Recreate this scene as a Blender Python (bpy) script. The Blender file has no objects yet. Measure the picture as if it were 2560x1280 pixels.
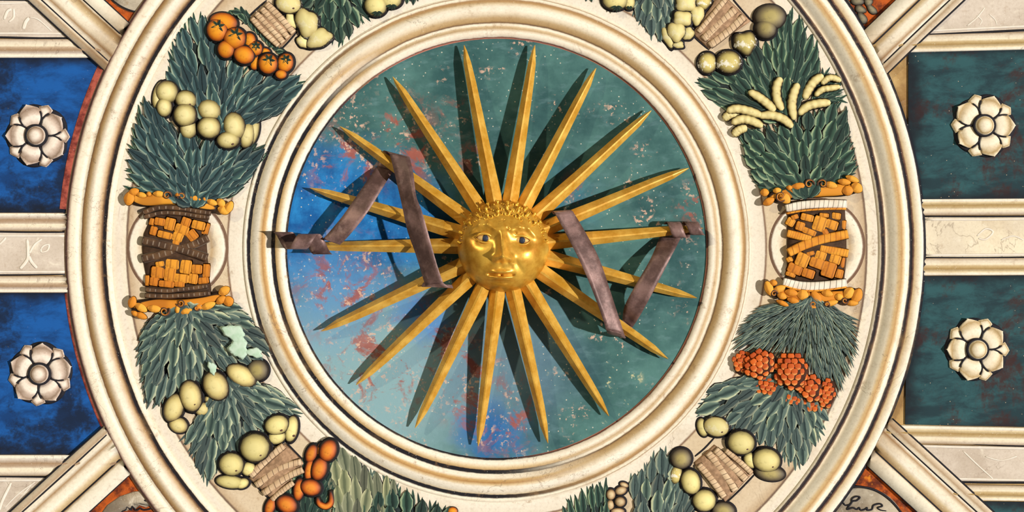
import bpy, bmesh, math, random
from mathutils import Vector, Matrix

# ------------------------------------------------------------------ frame, camera, light
S = 0.00125          # metres for one unit of the drawing (ceiling is 3.2 m wide in view)
Z0 = 6.0             # height of the ceiling surface
D = 4000.0           # camera distance below the ceiling, in drawing units (5 m)
scene = bpy.context.scene
COL = scene.collection

cam_d = bpy.data.cameras.new("camera")
cam_d.sensor_width = 36.0
cam_d.lens = 36.0 * D / 2560.0
cam = bpy.data.objects.new("camera", cam_d)
COL.objects.link(cam)
cam.location = (0, 0, Z0 - D * S)
cam.rotation_euler = (math.pi, 0, 0)
scene.camera = cam

world = bpy.data.worlds.new("world")
scene.world = world
world.use_nodes = True
wb = world.node_tree.nodes["Background"]
wb.inputs[0].default_value = (1.0, 0.97, 0.93, 1)
wb.inputs[1].default_value = 0.11

def floodlight(name, shift, strength, color, angle):
    """shift = (dx, dy) that a point one unit in front of the ceiling throws its shadow"""
    l = bpy.data.lights.new(name, "SUN")
    l.energy = strength
    l.color = color
    l.angle = math.radians(angle)
    o = bpy.data.objects.new(name, l)
    COL.objects.link(o)
    d = Vector((shift[0], shift[1], 1.0)).normalized()       # travelling up to the ceiling
    o.rotation_euler = d.to_track_quat("-Z", "Y").to_euler()
    o.location = Vector((0, 0, Z0)) - d * 6
    return o
floodlight("floodlight_right", (-1.05, -0.06), 4.25, (1.0, 0.96, 0.9), 1.2)
floodlight("floodlight_left", (1.2, 0.95), 1.0, (1.0, 0.9, 0.6), 1.6)

vs = scene.view_settings
vs.view_transform = "Standard"
vs.look = "None"
vs.gamma = 1.0
vs.use_curve_mapping = False
vs.exposure = 0.0

# ------------------------------------------------------------------ materials
def lin(c):
    return tuple(((v / 255.0) / 12.92 if v / 255.0 <= 0.04045 else ((v / 255.0 + 0.055) / 1.055) ** 2.4) for v in c)
def rgba(c):
    return (*lin(c), 1.0)

class NT:
    def __init__(self, name):
        self.m = bpy.data.materials.new(name)
        self.m.use_nodes = True
        self.t = self.m.node_tree
        self.b = self.t.nodes["Principled BSDF"]
    def n(self, typ, **kw):
        x = self.t.nodes.new(typ)
        for k, v in kw.items():
            setattr(x, k, v)
        return x
    def link(self, a, b):
        self.t.links.new(a, b)
    def put(self, inp, v):
        if isinstance(v, bpy.types.NodeSocket):
            self.link(v, inp)
        else:
            inp.default_value = v
    def math(self, op, a, b=None, c=None, clamp=False):
        x = self.n("ShaderNodeMath", operation=op, use_clamp=clamp)
        self.put(x.inputs[0], a)
        if b is not None: self.put(x.inputs[1], b)
        if c is not None: self.put(x.inputs[2], c)
        return x.outputs[0]
    def obj(self):
        return self.n("ShaderNodeTexCoord").outputs["Object"]
    def uv(self):
        s = self.n("ShaderNodeSeparateXYZ")
        self.link(self.n("ShaderNodeTexCoord").outputs["UV"], s.inputs[0])
        return s.outputs[0], s.outputs[1]
    def mapped(self, vec, scale=(1, 1, 1), rot=0.0, loc=(0, 0, 0)):
        x = self.n("ShaderNodeMapping")
        self.link(vec, x.inputs[0])
        x.inputs["Scale"].default_value = scale
        x.inputs["Rotation"].default_value = (0, 0, rot)
        x.inputs["Location"].default_value = loc
        return x.outputs[0]
    def noise(self, vec, scale, detail=4.0, rough=0.6, dist=0.0):
        x = self.n("ShaderNodeTexNoise")
        if vec is not None: self.link(vec, x.inputs["Vector"])
        x.inputs["Scale"].default_value = scale
        x.inputs["Detail"].default_value = detail
        x.inputs["Roughness"].default_value = rough
        x.inputs["Distortion"].default_value = dist
        return x.outputs[0]
    def vor(self, vec, scale):
        x = self.n("ShaderNodeTexVoronoi")
        if vec is not None: self.link(vec, x.inputs["Vector"])
        x.inputs["Scale"].default_value = scale
        return x.outputs[0]
    def rng(self, v, a, b, c=0.0, d=1.0, smooth=True):
        x = self.n("ShaderNodeMapRange", interpolation_type="SMOOTHSTEP" if smooth else "LINEAR")
        x.clamp = True if not smooth else x.clamp
        self.put(x.inputs[0], v)
        for i, q in enumerate((a, b, c, d)):
            self.put(x.inputs[1 + i], q)
        return x.outputs[0]
    def mix(self, f, a, b, typ="MIX"):
        x = self.n("ShaderNodeMix", data_type="RGBA", blend_type=typ, clamp_factor=True)
        self.put(x.inputs[0], f)
        self.put(x.inputs[6], a if isinstance(a, bpy.types.NodeSocket) else rgba(a))
        self.put(x.inputs[7], b if isinstance(b, bpy.types.NodeSocket) else rgba(b))
        return x.outputs[2]
    def ramp(self, f, stops, interp="LINEAR"):
        x = self.n("ShaderNodeValToRGB")
        r = x.color_ramp
        r.interpolation = interp
        r.elements[0].position, r.elements[1].position = 0.0, 1.0
        r.elements[0].color, r.elements[1].color = rgba(stops[0][1]), rgba(stops[-1][1])
        for p, c in stops:
            p = min(max(p, 0.0), 1.0)
            if 0.0 < p < 1.0:
                r.elements.new(p).color = rgba(c)
        self.link(f, x.inputs[0])
        return x.outputs[0]
    def bump(self, h, strength, dist=0.002):
        x = self.n("ShaderNodeBump")
        x.inputs["Strength"].default_value = strength
        x.inputs["Distance"].default_value = dist
        self.link(h, x.inputs["Height"])
        self.link(x.outputs[0], self.b.inputs["Normal"])
    def done(self, col, rough=0.85, metal=0.0, spec=0.25):
        self.put(self.b.inputs["Base Color"], col if isinstance(col, bpy.types.NodeSocket) else rgba(col))
        self.put(self.b.inputs["Roughness"], rough)
        self.b.inputs["Metallic"].default_value = metal
        self.b.inputs["Specular IOR Level"].default_value = spec
        return self.m

INK = (30, 28, 34)
CREAM = (240, 227, 204)
WHITE = (248, 238, 220)
GREY = (214, 202, 190)
TAN = (208, 178, 130)
BROWN = (158, 122, 80)
DBROWN = (98, 74, 54)

def weather(k, c, amount=0.5, seed=0.0, tint=(176, 140, 92)):
    """stains, grain and white flecks on painted plaster"""
    o = k.mapped(k.obj(), loc=(seed, seed * 0.7, 0))
    st = k.rng(k.noise(o, 5.0, 6.0, 0.65), 0.52, 0.78, 0.0, amount)
    c = k.mix(st, c, tint, "MIX")
    gr = k.noise(o, 120.0, 5.0, 0.7)
    c = k.mix(0.35, c, k.ramp(gr, [(0.25, (160, 150, 142)), (0.45, (240, 236, 230)), (0.6, (255, 255, 252))]), "MULTIPLY")
    sm = k.math("MULTIPLY", k.rng(k.noise(o, 28.0, 6.0, 0.75), 0.54, 0.70), k.rng(k.noise(o, 3.2, 3.0), 0.42, 0.62))
    c = k.mix(k.math("MULTIPLY", sm, min(1.0, amount * 1.3)), c, (150, 116, 78))
    fl = k.rng(k.vor(o, 95.0), 0.07, 0.10, 1.0, 0.0)
    fl = k.math("MULTIPLY", fl, k.rng(k.noise(o, 9.0, 2.0), 0.46, 0.56))
    c = k.mix(k.math("MULTIPLY", fl, 0.8), c, (250, 242, 228))
    hr = k.math("ABSOLUTE", k.math("SUBTRACT", k.noise(k.mapped(o, loc=(3.1, 1.7, 0)), 4.0, 5.0, 0.6, 1.0), 0.5))
    hr = k.math("MULTIPLY", k.rng(hr, 0.0, 0.006, 1.0, 0.0), k.rng(k.noise(o, 2.0, 2.0), 0.5, 0.6))
    c = k.mix(k.math("MULTIPLY", hr, 0.45), c, (120, 98, 80))
    k.bump(gr, 0.25, 0.0015)
    return c

def painted(name, stops, stops2=None, a0=150.0, lo=0.1, hi=0.5, wob=0.02, amount=0.35, seed=0.0, wobscale=9.0, ends=None):
    """hand painted bands that follow UV.y; with stops2 the bands change round the ring"""
    k = NT(name)
    u, v = k.uv()
    o = k.obj()
    w = k.math("MULTIPLY", k.math("SUBTRACT", k.noise(o, wobscale, 3.0), 0.5), wob)
    w2 = k.math("MULTIPLY", k.math("SUBTRACT", k.noise(o, 60.0, 3.0), 0.5), wob * 0.7)
    vv = k.math("ADD", k.math("ADD", v, w), w2)
    c = k.ramp(vv, stops)
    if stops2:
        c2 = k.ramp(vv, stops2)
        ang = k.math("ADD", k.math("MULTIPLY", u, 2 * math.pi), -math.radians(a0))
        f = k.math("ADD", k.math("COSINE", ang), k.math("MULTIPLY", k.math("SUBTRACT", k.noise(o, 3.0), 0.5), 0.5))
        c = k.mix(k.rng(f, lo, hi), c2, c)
    if ends:
        f = k.rng(k.math("ADD", u, k.math("MULTIPLY", k.math("SUBTRACT", k.noise(o, 14.0), 0.5), 0.05)), ends[0], ends[1])
        f = k.math("MULTIPLY", f, 0.6)
        c = k.mix(f, c, k.mix(k.noise(o, 60.0), (120, 92, 50), (196, 158, 96)), "MULTIPLY")
    c = weather(k, c, amount, seed)
    return k.done(c)

def plaster(name, a=CREAM, b=GREY, strokes=0.5, stain=0.3, seed=0.0, stretch=(1, 1, 1), rot=0.0, tint=(176, 140, 92)):
    k = NT(name)
    o = k.mapped(k.obj(), loc=(seed, -seed, 0))
    c = k.mix(k.rng(k.noise(o, 6.0, 5.0, 0.6), 0.35, 0.68), a, b)
    st = k.noise(k.mapped(o, scale=stretch, rot=rot), 14.0, 3.0, 0.5, 1.5)
    c = k.mix(k.math("MULTIPLY", k.rng(st, 0.58, 0.74), strokes), c, WHITE)
    c = weather(k, c, stain, seed + 2, tint)
    return k.done(c)

def plain(name, col, var=0.25, rough=0.8, scale=40.0):
    k = NT(name)
    n = k.noise(k.obj(), scale, 4.0)
    c = k.mix(k.rng(n, 0.3, 0.75, 0.0, var), col, tuple(min(255, int(v * 1.5 + 22)) for v in col))
    k.bump(n, 0.2, 0.001)
    return k.done(c, rough)

M = {}
M["ink"] = plain("ink_paint", INK, 0.2)
M["brown_ink"] = plain("brown_ink_paint", (86, 62, 50), 0.3)
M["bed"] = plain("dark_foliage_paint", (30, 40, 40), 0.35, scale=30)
M["brush_white"] = plain("white_brush_paint", (232, 219, 202), 0.3)
M["ceiling"] = plaster("ceiling_plaster", (206, 172, 116), (150, 112, 66), 0.1, 0.6)

def ringpaint(r0, r1, lst):
    return [((r - r0) / (r1 - r0), c) for r, c in lst]

# ------------------------------------------------------------------ mesh helpers
def pc(x, y, h):
    """place a raised point so that it stands over the same spot as seen from below the centre"""
    f = (D - h) / D
    return (1280 + (x - 1280) * f, 640 + (y - 640) * f)
def W(x, y, h=0.0):
    return Vector(((x - 1280) * S, (y - 640) * S, Z0 - h * S))

def thing(name, label, cat, x, y, h=0.0, group=None):
    o = bpy.data.objects.new(name, None)
    o.empty_display_size = 0.05
    COL.objects.link(o)
    o.location = W(x, y, h)
    o["label"] = label
    o["category"] = cat
    if group: o["group"] = group
    return o
def tag(o, label, cat, group=None):
    o["label"] = label
    o["category"] = cat
    if group: o["group"] = group
    return o
def structure(o, label=None):
    o["kind"] = "structure"
    if label: o["label"] = label
    return o

def wloc(o):
    v = Vector(o.location)
    while o.parent is not None:
        o = o.parent
        v = v + Vector(o.location)
    return v

def mesh_data(name, verts, faces, mat, uvs=None, smooth=True, closed=False):
    me = bpy.data.meshes.new(name)
    me.from_pydata(verts, [], faces)
    if uvs:
        lay = me.uv_layers.new(name="UVMap")
        for lp in me.loops:
            lay.data[lp.index].uv = uvs[lp.vertex_index]
    if closed:
        bm = bmesh.new()
        bm.from_mesh(me)
        bmesh.ops.recalc_face_normals(bm, faces=bm.faces)
        bm.to_mesh(me)
        bm.free()
    else:
        me.update()
        if sum(p.normal.z * p.area for p in me.polygons) > 0:
            me.flip_normals()
    if smooth:
        for p in me.polygons:
            p.use_smooth = True
    if mat: me.materials.append(mat)
    me.update()
    return me

def build(name, verts, faces, mat, parent=None, uvs=None, smooth=True, closed=False, origin=None):
    """verts in drawing units (x, y, h)"""
    if origin is None:
        n = len(verts)
        origin = (sum(v[0] for v in verts) / n, sum(v[1] for v in verts) / n, min(v[2] for v in verts))
    ow = W(*origin)
    loc = [tuple(W(*v) - ow) for v in verts]
    me = mesh_data(name, loc, faces, mat, uvs, smooth, closed)
    o = bpy.data.objects.new(name, me)
    COL.objects.link(o)
    if parent is not None:
        o.parent = parent
        o.location = ow - wloc(parent)
    else:
        o.location = ow
    return o

def instance(name, me, x, y, h, ang, sx, sy, sz, parent=None, tilt=0.0, mat=None):
    """object sharing template mesh data (template is 1 unit long along +x, height along -z)"""
    o = bpy.data.objects.new(name, me)
    COL.objects.link(o)
    cx, cy = pc(x, y, h)
    loc = W(cx, cy, h)
    o.rotation_euler = Matrix.Rotation(ang, 3, "Z").to_euler() if not tilt else (Matrix.Rotation(ang, 3, "Z") @ Matrix.Rotation(tilt, 3, "Y")).to_euler()
    o.scale = (sx * S, sy * S, sz * S)
    if parent is not None:
        o.parent = parent
        o.location = loc - wloc(parent)
    else:
        o.location = loc
    return o

def lathe(name, cx, cy, profile, mat, segs=256, parent=None, a0=0.0, a1=360.0):
    full = abs(a1 - a0) >= 359.9
    n = len(profile)
    ln = [0.0]
    r0, r1 = profile[0][0], profile[-1][0]
    verts, uvs, faces = [], [], []
    cols = segs + 1
    for i in range(cols):
        a = math.radians(a0 + (a1 - a0) * i / segs)
        for r, h in profile:
            verts.append((cx + r * math.cos(a), cy + r * math.sin(a), h))
            uvs.append((a / (2 * math.pi), (r - r0) / (r1 - r0)))
    for i in range(segs):
        for j in range(n - 1):
            a, b = i * n + j, (i + 1) * n + j
            faces.append((a, a + 1, b + 1, b))
    return build(name, verts, faces, mat, parent, uvs, True, False, (cx, cy, 0))

def bar(name, p0, p1, profile, mat, parent=None, n=24, clip=None):
    """straight moulding from p0 to p1; profile = [(offset to the right hand of travel in the drawing, h)]"""
    dx, dy = p1[0] - p0[0], p1[1] - p0[1]
    L = math.hypot(dx, dy)
    nx, ny = -dy / L, dx / L
    o0, o1 = profile[0][0], profile[-1][0]
    verts, uvs, faces = [], [], []
    m = len(profile)
    for i in range(n + 1):
        t = i / n
        x, y = p0[0] + dx * t, p0[1] + dy * t
        for off, h in profile:
            vx, vy = x + nx * off, y + ny * off
            if clip:
                # the end of the moulding butts against the ring
                ux, uy = dx / L, dy / L
                ex, ey = vx - clip[0], vy - clip[1]
                b_ = ex * ux + ey * uy
                disc = b_ * b_ - (ex * ex + ey * ey - clip[2] ** 2)
                if disc > 0:
                    q0, q1 = -b_ - math.sqrt(disc), -b_ + math.sqrt(disc)
                    if q0 < 0 < q1:
                        q = q0 if abs(q0) < abs(q1) else q1
                        vx, vy = vx + ux * q, vy + uy * q
            verts.append((vx, vy, h))
            uvs.append((t, (off - o0) / (o1 - o0)))
    for i in range(n):
        for j in range(m - 1):
            a, b = i * m + j, (i + 1) * m + j
            faces.append((a, a + 1, b + 1, b))
    return build(name, verts, faces, mat, parent, uvs, True)

def bead(o0, o1, base, top, n=8):
    """half round of a moulding profile between offsets o0 and o1"""
    return [(o0 + (o1 - o0) * i / n, base + (top - base) * math.sin(math.pi * i / n)) for i in range(n + 1)]

def smooth_path(pts, n=8):
    out = []
    P = [pts[0]] + list(pts) + [pts[-1]]
    dim = len(pts[0])
    for i in range(1, len(P) - 2):
        p0, p1, p2, p3 = P[i - 1], P[i], P[i + 1], P[i + 2]
        for k in range(n):
            t = k / n
            out.append(tuple(0.5 * ((2 * p1[d]) + (-p0[d] + p2[d]) * t + (2 * p0[d] - 5 * p1[d] + 4 * p2[d] - p3[d]) * t * t + (-p0[d] + 3 * p1[d] - 3 * p2[d] + p3[d]) * t ** 3) for d in range(dim)))
    out.append(tuple(pts[-1]))
    return out

def ridge(name, pts, width, height, mat, parent=None, h=0.0, n=6, ends=0.5, cross=5, widths=None, bumps=0):
    """raised stroke along a path: half round section, ends narrowed to ends*width"""
    path = smooth_path(pts, n) if n > 1 and len(pts) > 2 else ([pts[0]] + [((pts[0][0] + pts[1][0]) / 2, (pts[0][1] + pts[1][1]) / 2)] + [pts[1]] if len(pts) == 2 else pts)
    N = len(path)
    verts, uvs, faces = [], [], []
    for i, p in enumerate(path):
        a, b = path[max(0, i - 1)], path[min(N - 1, i + 1)]
        dx, dy = b[0] - a[0], b[1] - a[1]
        L = math.hypot(dx, dy) or 1.0
        nx, ny = -dy / L, dx / L
        t = i / (N - 1)
        e = 1.0
        if ends < 1:
            q = min(t, 1 - t) * 2
            e = ends + (1 - ends) * min(1.0, math.sqrt(max(0.0, 1 - (1 - min(1, q * 1.6)) ** 2)))
        w = (width if widths is None else widths(t)) * e
        hh = height * e
        if bumps:
            hh *= 0.7 + 0.3 * abs(math.sin(math.pi * bumps * t))
        for j in range(cross):
            s = -1 + 2 * j / (cross - 1)
            verts.append((p[0] + nx * s * w / 2, p[1] + ny * s * w / 2, h + hh * math.sqrt(max(0, 1 - s * s))))
            uvs.append((t, (s + 1) / 2))
    for i in range(N - 1):
        for j in range(cross - 1):
            a, b = i * cross + j, (i + 1) * cross + j
            faces.append((a, a + 1, b + 1, b))
        faces.append((i * cross, (i + 1) * cross, (i + 1) * cross + cross - 1, i * cross + cross - 1))
    faces.append(tuple(range(cross)))
    faces.append(tuple((N - 1) * cross + j for j in range(cross)))
    return build(name, verts, faces, mat, parent, uvs, True, True)

def dome(name, outline, height, mat, parent=None, h=0.0, rings=5, power=0.5, centre=None, rim=0.0):
    """pillow relief over a star shaped outline"""
    n = len(outline)
    cx = sum(p[0] for p in outline) / n if centre is None else centre[0]
    cy = sum(p[1] for p in outline) / n if centre is None else centre[1]
    verts, uvs, faces = [(cx, cy, h + height)], [(0.5, 0.5)], []
    for k in range(1, rings + 1):
        t = math.sin(0.5 * math.pi * k / rings)
        hh = h + rim + (height - rim) * max(0.0, 1 - t * t) ** power
        for i, p in enumerate(outline):
            a = 2 * math.pi * i / n
            verts.append((cx + (p[0] - cx) * t, cy + (p[1] - cy) * t, hh))
            uvs.append((0.5 + 0.5 * t * math.cos(a), 0.5 + 0.5 * t * math.sin(a)))
    if rim:
        for i, p in enumerate(outline):
            a = 2 * math.pi * i / n
            verts.append((p[0], p[1], h))
            uvs.append((0.5 + 0.5 * math.cos(a), 0.5 + 0.5 * math.sin(a)))
        rings += 1
    for i in range(n):
        j = (i + 1) % n
        faces.append((0, 1 + i, 1 + j))
        for k in range(rings - 1):
            a = 1 + k * n
            faces.append((a + i, a + n + i, a + n + j, a + j))
    faces.append(tuple(1 + (rings - 1) * n + i for i in range(n)))
    return build(name, verts, faces, mat, parent, uvs, True, True)

def oval(cx, cy, rx, ry, rot=0.0, n=28, wob=None):
    out = []
    c, s = math.cos(rot), math.sin(rot)
    for i in range(n):
        a = 2 * math.pi * i / n
        m = 1.0 if wob is None else wob(a)
        x, y = rx * m * math.cos(a), ry * m * math.sin(a)
        out.append((cx + x * c - y * s, cy + x * s + y * c))
    return out

def slab(name, poly, h0, h1, mat, parent=None):
    n = len(poly)
    verts = [(x, y, h1) for x, y in poly] + [(x, y, h0) for x, y in poly]
    faces = [tuple(range(n)), tuple(range(2 * n - 1, n - 1, -1))] + [(i, (i + 1) % n, n + (i + 1) % n, n + i) for i in range(n)]
    xs, ys = [p[0] for p in poly], [p[1] for p in poly]
    uvs = [((x - min(xs)) / (max(xs) - min(xs)), (y - min(ys)) / (max(ys) - min(ys))) for x, y in poly] * 2
    return build(name, verts, faces, mat, parent, uvs, False, True)

# ------------------------------------------------------------------ the setting: ceiling, beams, rings
CX, CY = 1242.0, 621.0
CO = 1238.0
structure(slab("ceiling", [(-1500, -1200), (4060, -1200), (4060, 2480), (-1500, 2480)], -30, 0, M["ceiling"]), "painted plaster ceiling behind all the mouldings and panels")

# horizontal beams of the left and right sides
def beam_mat(name, seed, warm, ends):
    a = [(0.0, WHITE), (0.14, WHITE), (0.2, GREY if not warm else (226, 208, 172)), (0.38, (164, 134, 104) if not warm else (168, 138, 88)),
         (0.52, (192, 166, 140) if not warm else (206, 180, 134)), (0.64, CREAM), (0.76, CREAM), (0.9, (204, 186, 166)), (1.0, (196, 170, 138))]
    return painted(name, a, wob=0.06, seed=seed, ends=ends, amount=0.3)
BML = beam_mat("left_beam_paint", 1.0, False, (0.918, 1.01))
BMR = beam_mat("right_beam_paint", 3.0, True, (0.062, -0.012))
flatL = plaster("left_flat_plaster", (222, 208, 194), (198, 182, 166), 0.6, 0.25, 5.0)
flatR = plaster("right_flat_plaster", (244, 231, 204), (226, 212, 190), 0.5, 0.3, 7.0)
trim_no = [0]
def trim(o, label):
    trim_no[0] += 1
    o.name = "trim_%d" % trim_no[0]
    return structure(o, label)
def moulding(x0, x1, ya, yb, mat, tilt=0.0):
    """ya = cream edge towards the panel, yb = the other edge"""
    w = abs(yb - ya)
    prof = [(0, 2), (0.4, 10), (w * 0.16, 10.5)] + bead(w * 0.18, w * 0.62, 8, 12.5) + bead(w * 0.66, w * 0.98, 7.5, 10.5, 5) + [(w, 5)]
    if yb > ya:
        p0, p1 = (x0, ya), (x1, ya + tilt)
        return bar("trim", p0, p1, prof, mat, clip=(CO, CY, 1062))
    o = bar("trim", (x0, ya), (x1, ya + tilt), [(-a, b) for a, b in prof], mat, clip=(CO, CY, 1062))
    return o
XL0, XL1 = -390, 330
XR0, XR1 = 2170, 2960
trim(moulding(XL0, XL1, 145, 98, BML), "cream and brown moulding above the upper blue panel")
trim(moulding(XL0, XL1, 533, 577, BML), "cream and brown moulding below the upper blue panel")
trim(moulding(XL0, XL1, 731, 690, BML), "cream and brown moulding above the lower blue panel")
trim(moulding(XL0, XL1, 1137, 1189, BML), "cream and brown moulding below the lower blue panel")
trim(moulding(XR0, XR1, 134, 90, BMR, -19), "cream moulding above the upper dark teal panel")
trim(moulding(XR0, XR1, 499, 540, BMR, -5), "cream moulding below the upper dark teal panel")
trim(moulding(XR0, XR1, 689, 646, BMR, -3), "cream moulding above the lower dark teal panel")
trim(moulding(XR0, XR1, 1061, 1106, BMR, 16), "cream moulding below the lower dark teal panel")
trim(moulding(2340, XR1, 1248, 1210, BMR, 9), "cream moulding at the bottom right edge of the ceiling")
def flat(poly, mat, label):
    return trim(slab("trim", poly, 0, 7, mat), label)
f1 = flat([(XL0, -400), (-271, -400), (270, 94), (XL0, 94)], flatL, "grey plaster field above the upper left moulding")
f2 = flat([(XL0, 579), (XL1, 579), (XL1, 688), (XL0, 688)], flatL, "grey plaster beam with white brush marks between the blue panels")
f3 = flat([(XL0, 1192), (220, 1192), (-314, 1680), (XL0, 1680)], flatL, "grey plaster field at the bottom left corner")
f4 = flat([(2743, -400), (XR1, -400), (XR1, 66), (2230, 92)], flatL, "grey plaster field above the upper right moulding")
f5 = flat([(XR0, 543), (XR1, 539), (XR1, 642), (XR0, 645)], flatR, "cream plaster beam between the dark teal panels")
f6 = flat([(2210, 1109), (XR1, 1126), (XR1, 1212), (2320, 1202)], flatL, "grey plaster field below the lower right moulding")
def line(par, a, b, w=4.5, h=7.0, mat="ink", name="painted_line"):
    pts = [(a[0] + (b[0] - a[0]) * t / 80, a[1] + (b[1] - a[1]) * t / 80) for t in range(81)]
    pts = [p for p in pts if math.hypot(p[0] - CO, p[1] - CY) > 1068] or pts
    a, b = pts[0], pts[-1]
    mid = [(a[0] + (b[0] - a[0]) * t + random.uniform(-1, 1), a[1] + (b[1] - a[1]) * t + random.uniform(-1.2, 1.2)) for t in (0.2, 0.4, 0.6, 0.8)]
    return ridge(name, [a] + mid + [b], w, 1.2, M[mat], par, h, n=4, ends=0.8, cross=3)
random.seed(3)
line(f1, (XL0, 92), (250, 97), 5); line(f1, (XL0, 0), (80, 1), 6)
line(f2, (XL0, 579), (XL1, 581), 4.5); line(f2, (XL0, 688), (XL1, 685), 4)
line(f3, (XL0, 1189), (200, 1193), 4)
line(f4, (2240, 92), (XR1, 58), 6); line(f5, (XR0, 542), (XR1, 538), 4.5); line(f5, (XR0, 644), (XR1, 641), 4)
line(f6, (2215, 1104), (XR1, 1122), 4.5); line(f6, (2320, 1202), (XR1, 1214), 6)
for par, a, b in ((f1, (XL0, 84), (240, 86)), (f1, (XL0, 9), (90, 8)), (f2, (XL0, 589), (XL1, 590)), (f2, (XL0, 680), (XL1, 679)), (f3, (XL0, 1199), (190, 1201)),
                  (f4, (2250, 81), (XR1, 48)), (f5, (XR0, 549), (XR1, 546)), (f5, (XR0, 638), (XR1, 635)), (f6, (2230, 1114), (XR1, 1131)), (f6, (2310, 1195), (XR1, 1207))):
    line(par, a, b, 9, 6.6, "brush_white", "cream_border")
for pts, w in (([(70, 598), (72, 640), (66, 655), (52, 672)], 9), ([(74, 640), (80, 654), (94, 670)], 9), ([(106, 598), (88, 612), (75, 634)], 6),
               ([(104, 622), (112, 614), (124, 612), (120, 626), (106, 630), (104, 622)], 5), ([(0, 612), (12, 600), (16, 594)], 6)):
    ridge("brush_stroke", pts, w, 0.8, M["brush_white"], f2, 7, n=5, ends=0.6)
for pts, w in (([(12, 50), (20, 30), (30, 24)], 8), ([(60, 74), (66, 56), (74, 46)], 10), ([(76, 44), (98, 50), (130, 78)], 4), ([(36, 22), (36, 44), (24, 56)], 6)):
    ridge("brush_stroke", pts, w, 0.8, M["brush_white"], f1, 7, n=5, ends=0.5)
for pts, w in (([(30, 1206), (8, 1250), (0, 1275)], 8), ([(90, 1204), (50, 1232), (12, 1270)], 3), ([(80, 1212), (46, 1250)], 3)):
    ridge("brush_stroke", pts, w, 0.8, M["brush_white"], f3, 7, n=5, ends=0.5)
for pts, w in (([(2460, 20), (2440, 45), (2415, 66)], 4), ([(2470, 36), (2485, 50), (2490, 64)], 3), ([(2440, 40), (2452, 52), (2446, 64)], 3)):
    ridge("brush_stroke", pts, w, 0.8, M["brush_white"], f4, 7, n=5, ends=0.5)
for pts, w in (([(2405, 1126), (2440, 1160), (2480, 1196)], 4), ([(2460, 1140), (2500, 1150), (2540, 1140)], 4)):
    ridge("brush_stroke", pts, w, 0.8, M["brush_white"], f6, 7, n=5, ends=0.5)
for pts, w in (([(2440, 590), (2462, 572), (2480, 580), (2462, 598), (2444, 596)], 5), ([(2500, 600), (2530, 590), (2556, 600)], 4)):
    ridge("brush_stroke", pts, w, 0.8, M["brush_white"], f5, 7, n=5, ends=0.5)

# corner fields and diagonal ribs
k = NT("orange_field_paint")
o_ = k.obj()
c_ = k.mix(k.rng(k.noise(o_, 12.0, 5.0, 0.7), 0.4, 0.62), (196, 92, 30), (96, 40, 22))
c_ = k.mix(k.rng(k.noise(o_, 20.0, 3.0), 0.62, 0.72, 0, 0.8), c_, (234, 140, 36))
M["orange_field"] = k.done(weather(k, c_, 0.1))
corner_grey = plaster("grey_medallion_paint", (196, 184, 164), (126, 112, 96), 0.5, 0.4, 11.0)
def corner(poly, label):
    return trim(slab("trim", poly, 0, 3, M["orange_field"]), label)
cTL = corner([(-150, -400), (700, -400), (460, 160), (290, 120)], "dark orange corner field at the upper left")
cTR = corner([(1800, -400), (2660, -400), (2180, 120), (2080, 60)], "orange corner field with pebbles at the upper right")
cBL = corner([(-200, 1680), (700, 1680), (420, 1180), (310, 1150)], "red orange corner field at the lower left")
cBR = corner([(1800, 1680), (2720, 1680), (2180, 1140), (2060, 1220)], "orange corner field at the lower right")
def rib(ang, off, lines, rng, mat, label):
    """diagonal rib: lines = offsets of the four inked edges, rng = extent along the rib"""
    d = (math.cos(ang), math.sin(ang))
    n = (-d[1], d[0])
    a, b, c, e = lines
    p0 = (d[0] * rng[0] + n[0] * 0, d[1] * rng[0] + n[1] * 0)
    p1 = (d[0] * rng[1], d[1] * rng[1])
    sgn = 1 if e > a else -1
    prof = [(a, 3), (a + 0.3 * sgn, 12), (b - 2 * sgn, 13), (b, 11)] + bead(b + 2 * sgn, c - 3 * sgn, 11, 15.5, 10) + [(c, 11), (c + 2 * sgn, 13), (e - 0.3 * sgn, 13), (e, 3)]
    o = bar("trim", p0, p1, prof, mat, clip=(CO, CY, 1067))
    trim(o, label)
    for q, w in ((a, 6), (b, 5), (c, 6), (e, 5)):
        ends = []
        for t in range(61):
            x, y = p0[0] + n[0] * q + (p1[0] - p0[0]) * t / 60, p0[1] + n[1] * q + (p1[1] - p0[1]) * t / 60
            if math.hypot(x - CO, y - CY) > 1066:
                ends.append((x, y))
        line(o, ends[0], ends[-1], w, 11.5)
    return o
ribstops = [(0.0, (230, 214, 190)), (0.12, (178, 152, 122)), (0.17, CREAM), (0.24, WHITE), (0.3, (176, 142, 104)), (0.38, CREAM), (0.5, WHITE), (0.58, (214, 190, 150)), (0.68, (150, 118, 76)), (0.73, CREAM), (0.8, (236, 226, 206)), (1.0, (238, 228, 208))]
RB1 = painted("left_rib_paint", ribstops, wob=0.03, seed=2.0, ends=(0.797, 0.957))
RB2 = painted("right_rib_paint", ribstops, wob=0.03, seed=6.0, ends=(0.24, 0.053))
A = math.radians(42.4)
d = (math.cos(A), math.sin(A)); n = (-d[1], d[0])
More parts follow.
